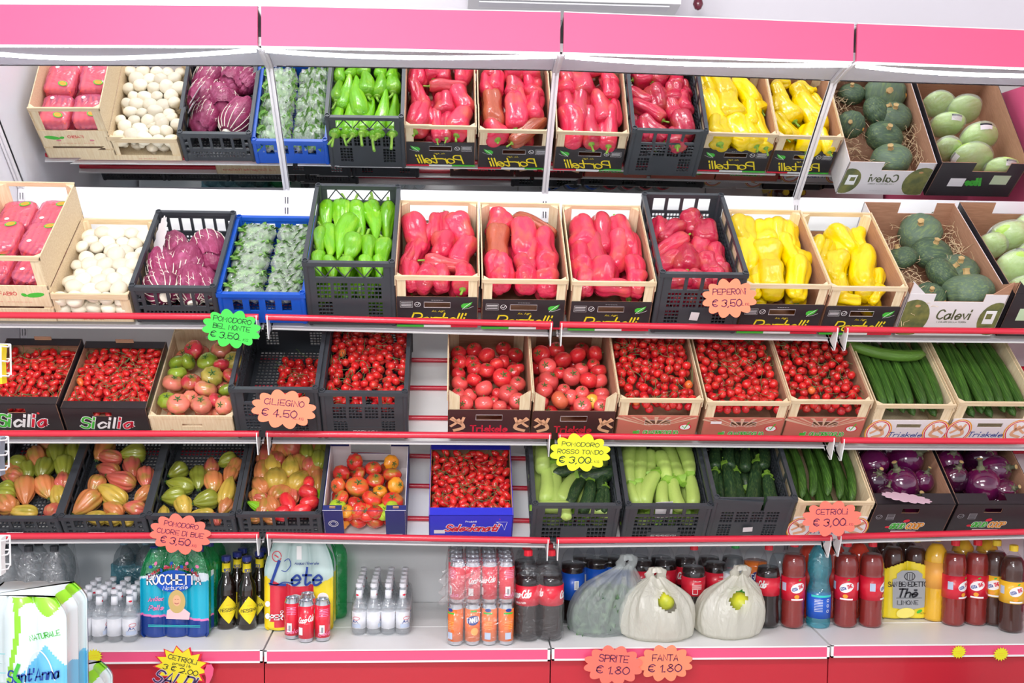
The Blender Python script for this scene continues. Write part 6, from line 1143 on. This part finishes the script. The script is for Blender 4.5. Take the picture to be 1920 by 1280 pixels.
def bag(px0, px1, pyb, topx, topy, label, m, seed, depth=.17, lean=0, hole=None):
    xa, ya = deck(px0, pyb); xb, _ = deck(px1, pyb); w = xb-xa; cx = (xa+xb)/2; cy = ya+depth/2+.01; P = onY(topx, topy, cy-.03); h = P[2]-ZD; R = random.Random(seed); o = empty('shopping_bag', loc=(cx, cy, ZD+.001)); tag(o, label, 'bag'); b = B(); n = 72; nz = 34; vs = []
    tx = P[0]-cx
    for i in range(nz):
        t = i/(nz-1); e = [(0, .80), (.06, .95), (.2, 1.0), (.38, .99), (.55, .92), (.70, .77), (.82, .54), (.92, .31), (1, .17)]; k = float(np.interp(t, [q[0] for q in e], [q[1] for q in e])); z = h*.86*t
        for j in range(n):
            a = 2*PI*j/n; ca, sa = math.cos(a), math.sin(a); am = .015+.11*t**1.3; q = 1+am*(math.sin(7*a+seed)+.6*math.sin(13*a+2*seed+4*t)+.4*math.sin(19*a))+.03*math.sin(3*a+5*t+seed)
            s = (t**2)*tx; vs.append((w/2*k*q*ca*1.02+s, depth/2*k*q*sa, z+.006*math.sin(4*a+seed)*t))
    hj = set()
    fs = []
    for i in range(nz-1):
        for j in range(n):
            a = 2*PI*(j+.5)/n
            if hole and hole[0] < i/(nz-1) < hole[1]:
                ac = hole[2]; wd = hole[3]*math.sin(PI*(i/(nz-1)-hole[0])/(hole[1]-hole[0]))
                if abs(a-ac) < wd: continue
            fs.append((i*n+j, i*n+(j+1) % n, (i+1)*n+(j+1) % n, (i+1)*n+j))
    b.add(vs, fs+[tuple(range(n-1, -1, -1))]); b.obj('bag_body', m, o, 'all')
    for sgn in (-1, 1):                            # the two gathered handles
        hb = B(); z0 = h*.80; c = [(tx*.9+sgn*.014, .0, z0), (tx+sgn*.022, -.012, z0+h*.10), (tx+sgn*.014, -.02, z0+h*.19), (tx-sgn*.002, -.024, z0+h*.205), (tx-sgn*.01, -.03, z0+h*.14)]; c = catmull(c, 5); k = len(c); vv = []
        for i, p in enumerate(c):
            wd = .020*(1-.55*i/k)
            for j in range(8): a = 2*PI*j/8; vv.append((p[0]+wd*math.cos(a)*(1+.2*math.sin(3*a+i)), p[1]+.35*wd*math.sin(a), p[2]+.1*wd*math.sin(a+i)))
        hb.add(vv, [(i*8+j, i*8+(j+1) % 8, (i+1)*8+(j+1) % 8, (i+1)*8+j) for i in range(k-1) for j in range(8)]); hb.obj('handle', m, o, 'all')
    return o, cx, cy, h, w
M_bagc = bagmat('cream_bag_film', .10, srgb(240, 238, 226)); M_bagt = bagmat('thin_bag_film', .62, srgb(228, 236, 236))
o, cx, cy, h, w_ = bag(1066, 1200, 1200, 1178, 1042, 'thin see-through shopping bag full of leafy greens, leaning right', M_bagt, 1, .18)
b = B(); R = random.Random(8)
for k in range(900):
    a = R.uniform(0, 6.3); q = R.random()**.5; z = R.uniform(.01, .15); kk = .47*(1-.5*(z/.2)**2); p = Vector((w_*kk*q*math.cos(a)+.03*z/.15, .078*q*math.sin(a), z)); Mx = Matrix.Translation(p) @ Euler((R.uniform(0, 6), R.uniform(0, 6), R.uniform(0, 6))).to_matrix().to_4x4(); l = R.uniform(.010, .024)
    b.add([tuple(Mx @ Vector(v)) for v in ((-l, 0, 0), (0, l*.5, .004), (l, 0, 0), (0, -l*.5, .004))], [(0, 1, 2, 3)])
g_ = b.obj('leafy_greens', mat('dull_leaf', srgb(120, 150, 110), .6, noise=(30, srgb(60, 96, 70), (1, 1, 1)))); g_.location = o.location; tag(g_, 'dull green leaves packed inside the see-through bag', 'greens', None, 'stuff')
def fruit(px, py, Y, s, label):
    P = onY(px, py, Y); q = copy_tree(P_fr); q.location = tuple(P); q.rotation_euler = (.4, .5, .6); q.scale = (s,)*3; tag(q, label, 'fruit')
P_fr = simple('yellow_green_fruit', lambda t: .03*cosn(t, 2.2), 12, .038, mat('lime_yellow_skin', srgb(216, 214, 40), .35, noise=(14, srgb(170, 180, 50), (1, 1, 1))), 5, 5, .05, .03, 20)
o, cx, cy, h, w_ = bag(1173, 1314, 1210, 1232, 1066, 'cream shopping bag in the middle, tied above yellow-green fruit', M_bagc, 4, .19, hole=(.50, .80, 1.5*PI+.22, .30)); fruit(1247, 1124, cy-.028, 1.05, 'yellow-green fruit showing through the slit of the middle bag')
o, cx, cy, h, w_ = bag(1313, 1444, 1205, 1392, 1062, 'cream shopping bag on the right, open slit shows yellow fruit', M_bagc, 7, .19, hole=(.50, .80, 1.5*PI+.0, .34)); fruit(1388, 1130, cy-.034, 1.2, 'yellow fruit showing through the slit of the right bag')
# ================================================================== PRICE TAGS
def cloud(n, rx, ry, amp=.012): return [((rx+amp*(abs(math.sin(n*t/2))-.6))*math.cos(t), (ry+amp*(abs(math.sin(n*t/2))-.6))*math.sin(t)) for t in [2*PI*i/(n*8) for i in range(n*8)]]
def tagsign(cx, cy, w, h, rot, m, ink, lines, label, Y=-.602, burst=0, tilt=0, name='price_tag', back=None):
    P = onY(cx, cy, Y); s = 1/ppm(P); W_, H_ = w*s/2, h*s/2; o = None
    pts = cloud(12, W_, H_, .017) if not burst else [((W_ if i % 2 == 0 else W_*.72)*math.cos(PI*i/burst), (H_ if i % 2 == 0 else H_*.70)*math.sin(PI*i/burst)) for i in range(2*burst)]
    n = len(pts); b = B(); M = lambda u, v, w: (u, w, v); b.add([M(u, v, 0) for u, v in pts]+[M(u, v, .0018) for u, v in pts]+[(0, 0, 0), (0, .0018, 0)], [(i, (i+1) % n, 2*n) for i in range(n)]+[((i+1) % n+n, i+n, 2*n+1) for i in range(n)]+[(i, i+n, (i+1) % n+n, (i+1) % n) for i in range(n)])
    o = b.obj(name, m); o.location = tuple(P); o.rotation_euler = (tilt, -math.radians(rot), 0)
    if back: bb = B(); bb.prism([(x*1.12, y*1.10) for x, y in pts], lambda u, v, w: (u+.002, w+.002, v-.002), .001); bb.obj('backing', back, o)
    for (t, dy, hh, wf, *dx) in lines: text(t, o, ink, M, (dx[0] if dx else 0)*W_*.85, dy*H_*.88, hh*H_*.94, .15, wf*2*W_, .08, 0, -.0007, rnd=.25)
    tag(o, label, 'price tag'); return o
T_or = mat('salmon_card', srgb(255, 140, 104), .6); T_gr = mat('fluorescent_green_card', srgb(62, 214, 72), .6); T_ye = mat('fluorescent_yellow_card', srgb(230, 226, 30), .6); T_sal = mat('coral_card', srgb(255, 118, 100), .6)
tagsign(434, 616, 103, 66, -7, T_gr, M_inkg, [('POMODORO', .55, .28, .68), ('BEL MONTE', .08, .28, .66), ('€ 3.50', -.48, .36, .50, -.25), ('AL KG', -.62, .14, .22, .5)], 'fluorescent green cloud price tag hanging from the top red rail', -.575)
tagsign(532, 767, 115, 67, -5, T_or, M_inkp, [('CiLiEGiNO', .42, .34, .64), ('€ 4.50', -.28, .42, .56, -.15), ('AL KG', -.52, .14, .17, .58)], 'salmon cloud price tag on the half-empty black crate', -.635)
tagsign(1088, 848, 109, 66, -2, T_ye, M_inkg, [('POMODORO', .52, .24, .64), ('ROSSO TONDO', .04, .24, .78), ('€ 3,00', -.50, .38, .54, -.2), ('AL KG', -.56, .12, .2, .55)], 'fluorescent yellow cloud price tag hanging from the middle red rail', -.575)
tagsign(1368, 559, 98, 68, 2, T_or, M_inkp, [('PEPERONi', .42, .32, .64), ('€ 3,50', -.30, .40, .56, -.12), ('AL KG', -.40, .14, .17, .68)], 'salmon cloud price tag on the black crate of red peppers', -.665)
tagsign(338, 1001, 108, 70, -8, T_sal, M_inkp, [('POMODORO', .56, .26, .58), ('CUORE Di BUE', .06, .26, .80), ('€ 3,50', -.46, .38, .5, -.15), ('AL KG', -.6, .13, .18, .5)], 'coral cloud price tag hanging below the oxheart tomatoes', -.575)
tagsign(1560, 972, 108, 62, 1, T_sal, M_inkp, [('CETRiOLi', .48, .34, .56), ('€ 3,00', -.26, .46, .56, -.1), ('AL KG', -.42, .14, .17, .68)], 'coral cloud price tag before the curved cucumbers', -.615)
tagsign(1150, 1247, 106, 70, -4, T_sal, M_inkp, [('SPRITE', .42, .38, .52), ('€ 1.80', -.30, .42, .58)], 'coral cloud price tag on the pink shelf edge, left of a touching pair', -.560)
tagsign(1247, 1243, 100, 64, 0, T_or, M_inkp, [('FANTA', .38, .38, .48), ('€ 1.80', -.34, .46, .62)], 'salmon cloud price tag on the pink shelf edge, right of a touching pair', -.556)
o = tagsign(340, 1250, 98, 76, -13, mat('yellow_card', srgb(232, 216, 40), .6), M_black, [('CETRiOLi', .44, .24, .56), ('prod it', .14, .16, .34), ('3 € 2.00', -.18, .26, .66)], 'yellow starburst sale tag with red edge on the pink shelf edge', -.560, burst=13, back=M_rprint)
sc_ = 1/ppm(onY(340, 1250, -.56)); text('SALDI', o, mat('dark_violet_ink', srgb(60, 40, 84), .6), XZ, -4*sc_, -26*sc_, 22*sc_, .14, 76*sc_, .35, 0, -.0012, outline=mat('lilac_ink', srgb(206, 190, 226), .6))
P = onY(393, 1264, -.566); b = B(); b.prism([(-.010, .034), (.006, .036), (.014, .020), (.010, -.005), (-.002, -.032), (-.014, -.034), (-.012, -.012), (-.018, .010)], lambda u, v, w: (u, w, v), .0015); o = b.obj('card_drop', M_strip); o.location = tuple(P); tag(o, 'small pink card drop beside the starburst sale tag', 'price tag')
for i, (x, y, w_, lb) in enumerate([(176, 1230, 32, 'at the far left'), (1798, 1222, 29, 'left one of two at right'), (1877, 1226, 30, 'nearest the right edge')]): tagsign(x, y, w_, w_*.9, 5, T_ye, mat('orange_print'), [('----', .15, .22, .55), ('---', -.2, .18, .4)], 'small yellow starburst sticker on the pink shelf edge, '+lb, -.545, burst=16, name='starburst_sticker')
c = cr['radi']; q = c.pix(297, 468, .13); b = B(); pts = cloud(15, .085, .055); b.prism(pts, lambda u, v, w: (u, w, v), .0015); o = b.obj('price_tag', M_wcard); o.matrix_world = c.M @ Matrix.Translation((.045, .26, .155)) @ Matrix.Rotation(-1.25, 4, 'Z') @ Matrix.Rotation(-.5, 4, 'X') @ Matrix.Rotation(.9, 4, 'Y'); tag(o, 'white back of a cloud tag leaning behind the radicchio', 'price tag')
c = cr['egg1']; b = B(); b.prism(cloud(15, .085, .045), lambda u, v, w: (u, v, w), .0015); o = b.obj('price_tag', mat('pale_pink_label')); o.matrix_world = c.M @ Matrix.Translation((.105, .010, c.H+.022)) @ Matrix.Rotation(-.03, 4, 'Z') @ Matrix.Rotation(-.50, 4, 'X') @ Matrix.Rotation(.10, 4, 'Y'); tag(o, 'pale pink cloud tag lying on the left eggplant box', 'price tag')
def sticker(key, px, py, w, h, label, rot=0, m=None, lift=.008):
    c = cr[key]; P = onP(px, py, c.O, EA); u = P[0]-c.O[0]; v = (P-c.O)@EB; o = B().box(-w/2, -.0006, -h/2, w/2, 0, h/2).obj('paper_sticker', m or M_wcard); o.matrix_world = c.M @ Matrix.Translation((float(u), -lift, float(v))) @ Matrix.Rotation(-rot, 4, 'Y'); tag(o, label, 'sticker')
sticker('redb', 1301, 590, .030, .036, 'white paper sticker on the black red pepper crate', -.1); sticker('zdark', 1401, 989, .034, .024, 'white paper sticker on the dark zucchini crate', .1); sticker('zlite', 1246, 962, .06, .085, 'white paper slip inside the pale zucchini crate', .1, lift=-.016)
sticker('ox0', 30, 996, .055, .012, 'white strip label on the leftmost oxheart crate'); sticker('ox1', 183, 996, .055, .012, 'white strip label on the second oxheart crate'); sticker('vine1', 1342, 789, .038, .012, 'white strip label on the middle clover-printed crate')
# ================================================================== LEFT FOREGROUND
M_wire = mat('white_wire', srgb(245, 245, 248), .35)
r = empty('wire_rack', loc=(0, 0, 0)); tag(r, 'white wire snack rack at the left edge, nearest the camera', 'rack')
Yk = -1.5
for (pt, pb, pr) in ((650, 705, 15), (825, 880, 11), (1012, 1066, 14)):
    A_ = onY(pr, pt, Yk); Z_ = onY(pr, pb, Yk); x1 = A_[0]; z1, z0 = A_[2], Z_[2]; x0 = x1-.30; b = B()
    for z in (z0, (z0+z1)/2, z1): b.tube([(x0, Yk-.03, z+.004), (x1-.006, Yk-.03, z+.004), (x1, Yk, z), (x1-.006, Yk+.03, z+.004), (x0, Yk+.03, z+.004)], .0022, 6)
    for (x, y) in ((x1-.006, Yk-.03), (x1-.006, Yk+.03), (x1-.09, Yk-.03), (x1-.17, Yk-.03), (x1-.09, Yk+.03), (x1-.17, Yk+.03)): b.tube([(x, y, z0), (x, y, z1+.004)], .0022, 6)
    for q in range(5): b.tube([(x0+.02+.06*q, Yk-.03, z0+.004), (x0+.02+.06*q, Yk+.03, z0+.004)], .0018, 6)
    b.obj('wire_basket', M_wire, r, True)
A_ = onY(-40, 640, Yk); b = B(); b.tube([(float(A_[0])-.02, Yk+.044, 0), (float(A_[0])-.02, Yk+.044, 1.75)], .012, 10); b.obj('pole', M_wire, r, True); b = B(); b.tube([(float(A_[0])-.02, Yk-.10, .012), (float(A_[0])-.02, Yk+.30, .012)], .012, 8); b.tube([(float(A_[0])-.17, Yk+.14, .012), (float(A_[0])+.10, Yk+.14, .012)], .012, 8); b.obj('foot', M_wire, r, True)
for k, (px, py, mm) in enumerate([(2, 690, M_yprint), (-1, 862, mat('grey_blue_pack', srgb(140, 150, 165), .4)), (0, 1048, M_wprint)]):
    P = onY(px, py, Yk); b = B(); pts = [(-.05, -.05), (.018, -.048), (.016, 0), (.020, .048), (-.05, .05)]; b.prism(pts, lambda u, v, w: (u, w, v), .03); o = b.obj('snack_pack', mm); o.location = (float(P[0])-.01, Yk-.015, float(P[2])+.01); shape([(-.03, -.01), (.014, -.012), (.014, .012), (-.03, .01)], o, M_bprint, XZ, 'blue_band', -.001); tag(o, ['yellow and blue', 'grey-blue', 'white'][k]+' snack pack in the %s wire basket at left edge' % ['top', 'middle', 'bottom'][k], 'snack')
# water packs on a pallet, in front of the display
M_pet2 = film('pale_aqua_bottle', tint=(.86, .95, .96, 1), haze=.25, gloss=.2, bump=.6, scale=30, dcol=srgb(215, 238, 240))
def d_pk(g, R, z0, z1): M = cyl(R); shape(rect(-.02, .02, z0+.004, z0+.012), g, M_gprint, M, 'label_strip', -.0004); text("Sant'Anna", g, M_bprint, M, 0, (z0+z1)/2+.01, .011, .16, .052, .25, .05, -.0004)
Bt['anna'] = bottle('water_bottle', .315, .0415, M_pet2, None, 0, M_lw, mat('pale_print_label', srgb(222, 240, 244), .3), (.52, .66), 'pet', deco=d_pk); PROTO.append(Bt['anna'])
RP = [mat('milky_film', srgb(228, 240, 242), .25, coat=.5), mat('lime_film', srgb(150, 220, 50), .3, coat=.4), mat('sky_film', srgb(110, 196, 232), .3, coat=.4)]
def pk3(x, t, j):
    if x < -.16-.1*math.sin(6*t): return 0
    if x < -.05-.1*math.sin(6*t): return 1
    if t > .90+.05*math.sin(8*x): return 1
    if t < .62-.5*abs(x-.55): return 2
    return 0
def annapack(X, Y, Z, label, sc=1):
    r = wrapped('water_pack', X, Y, .262*sc, .18*sc, .33*sc, 3, RP, pk3, label, body='anna', inner=False, z=Z, zt=.84); M = lambda u, v, w: (u, -.092*sc+w, v); r['group'] = 'pale water packs'
    text("Sant'Anna", r, M_bprint, M,   .045*sc, .125*sc, .032*sc, .14, .135*sc, .2, .1, -.003); text('NATURALE', r, M_gprint, M, .075*sc, .232*sc, .014*sc, .16, .08*sc, 0, .2, -.003); b = B(); ribbon(b, catmull([(.02, .10), (.035, .17), (.06, .19), (.085, .16), (.10, .11)], 5), .003, M, -.003); b.obj('arch_print', M_wprint, r)
    text("Sant'Anna", r, M_bprint, M, -.085*sc, .235*sc, .012*sc, .15, .06*sc, .25, .02, -.003); shape(rect(-.11*sc, -.065*sc, .218*sc, .224*sc), r, M_gprint, M, 'label_strip', -.003)
    b = B(); ribbon(b, catmull([(.005, .15), (-.005, .12), (.008, .10), (-.006, .07)], 5), .010, M, -.0035); b.obj('ribbon_print', M_gprint, r)
    for k in range(7): b = B(); ribbon(b, [(-.125*sc, (.03+.026*k)*sc), (-.03*sc, (.026+.026*k)*sc)], .003, M, -.0035); b.obj('ridge_print', M_pet2 if k % 2 else mat('aqua_ridge', srgb(150, 216, 220), .3), r)
    return r
Yp = -1.35; P = onY(124, 1122, Yp); zt = float(P[2]); X = float(P[0])-.131
annapack(X, Yp+.09, zt-.33, 'pale blue and lime wrapped water pack in the lower left foreground'); annapack(X, Yp+.09, zt-.665, 'pale water pack directly under the foreground pack')
P = onY(184, 1276, Yp+.24); annapack(float(P[0])-.150, Yp+.36, float(P[2])-.34, 'low pale water pack peeking out below the pink shelf edge, left', 1)
st_ = B()
for z in (zt-.80,): pass
hgt = zt-.668
b = B(); b.box(X-.16, Yp-.03, hgt-.04, X+.16, Yp+.21, hgt); [b.box(X-.16+.13*i, Yp-.03, .0, X-.10+.13*i, Yp+.21, hgt-.04) for i in range(3)]; o = b.obj('pallet', M_wood2); tag(o, 'wooden pallet stand carrying the foreground water packs', 'pallet')
hb = float(P[2])-.342; x_ = float(P[0])-.150
o = B().box(x_-.16, Yp+.26, 0, x_+.16, Yp+.46, hb).obj('crate_stand', M_wood2); tag(o, 'wooden stand under the low water pack at left', 'stand')
P = onY(1925, 1312, -.95); o = annapack(float(P[0])+.02, -.86, float(P[2])-.34, 'pale water pack just showing its lime top at the lower right corner'); o2 = B().box(float(P[0])-.12, -.95, 0, float(P[0])+.16, -.77, float(P[2])-.342).obj('crate_stand', M_wood2); tag(o2, 'wooden stand under the lower right water pack', 'stand')
def drop(o):
    for ch in list(o.children): drop(ch)
    bpy.data.objects.remove(o)
for o in PROTO: drop(o)
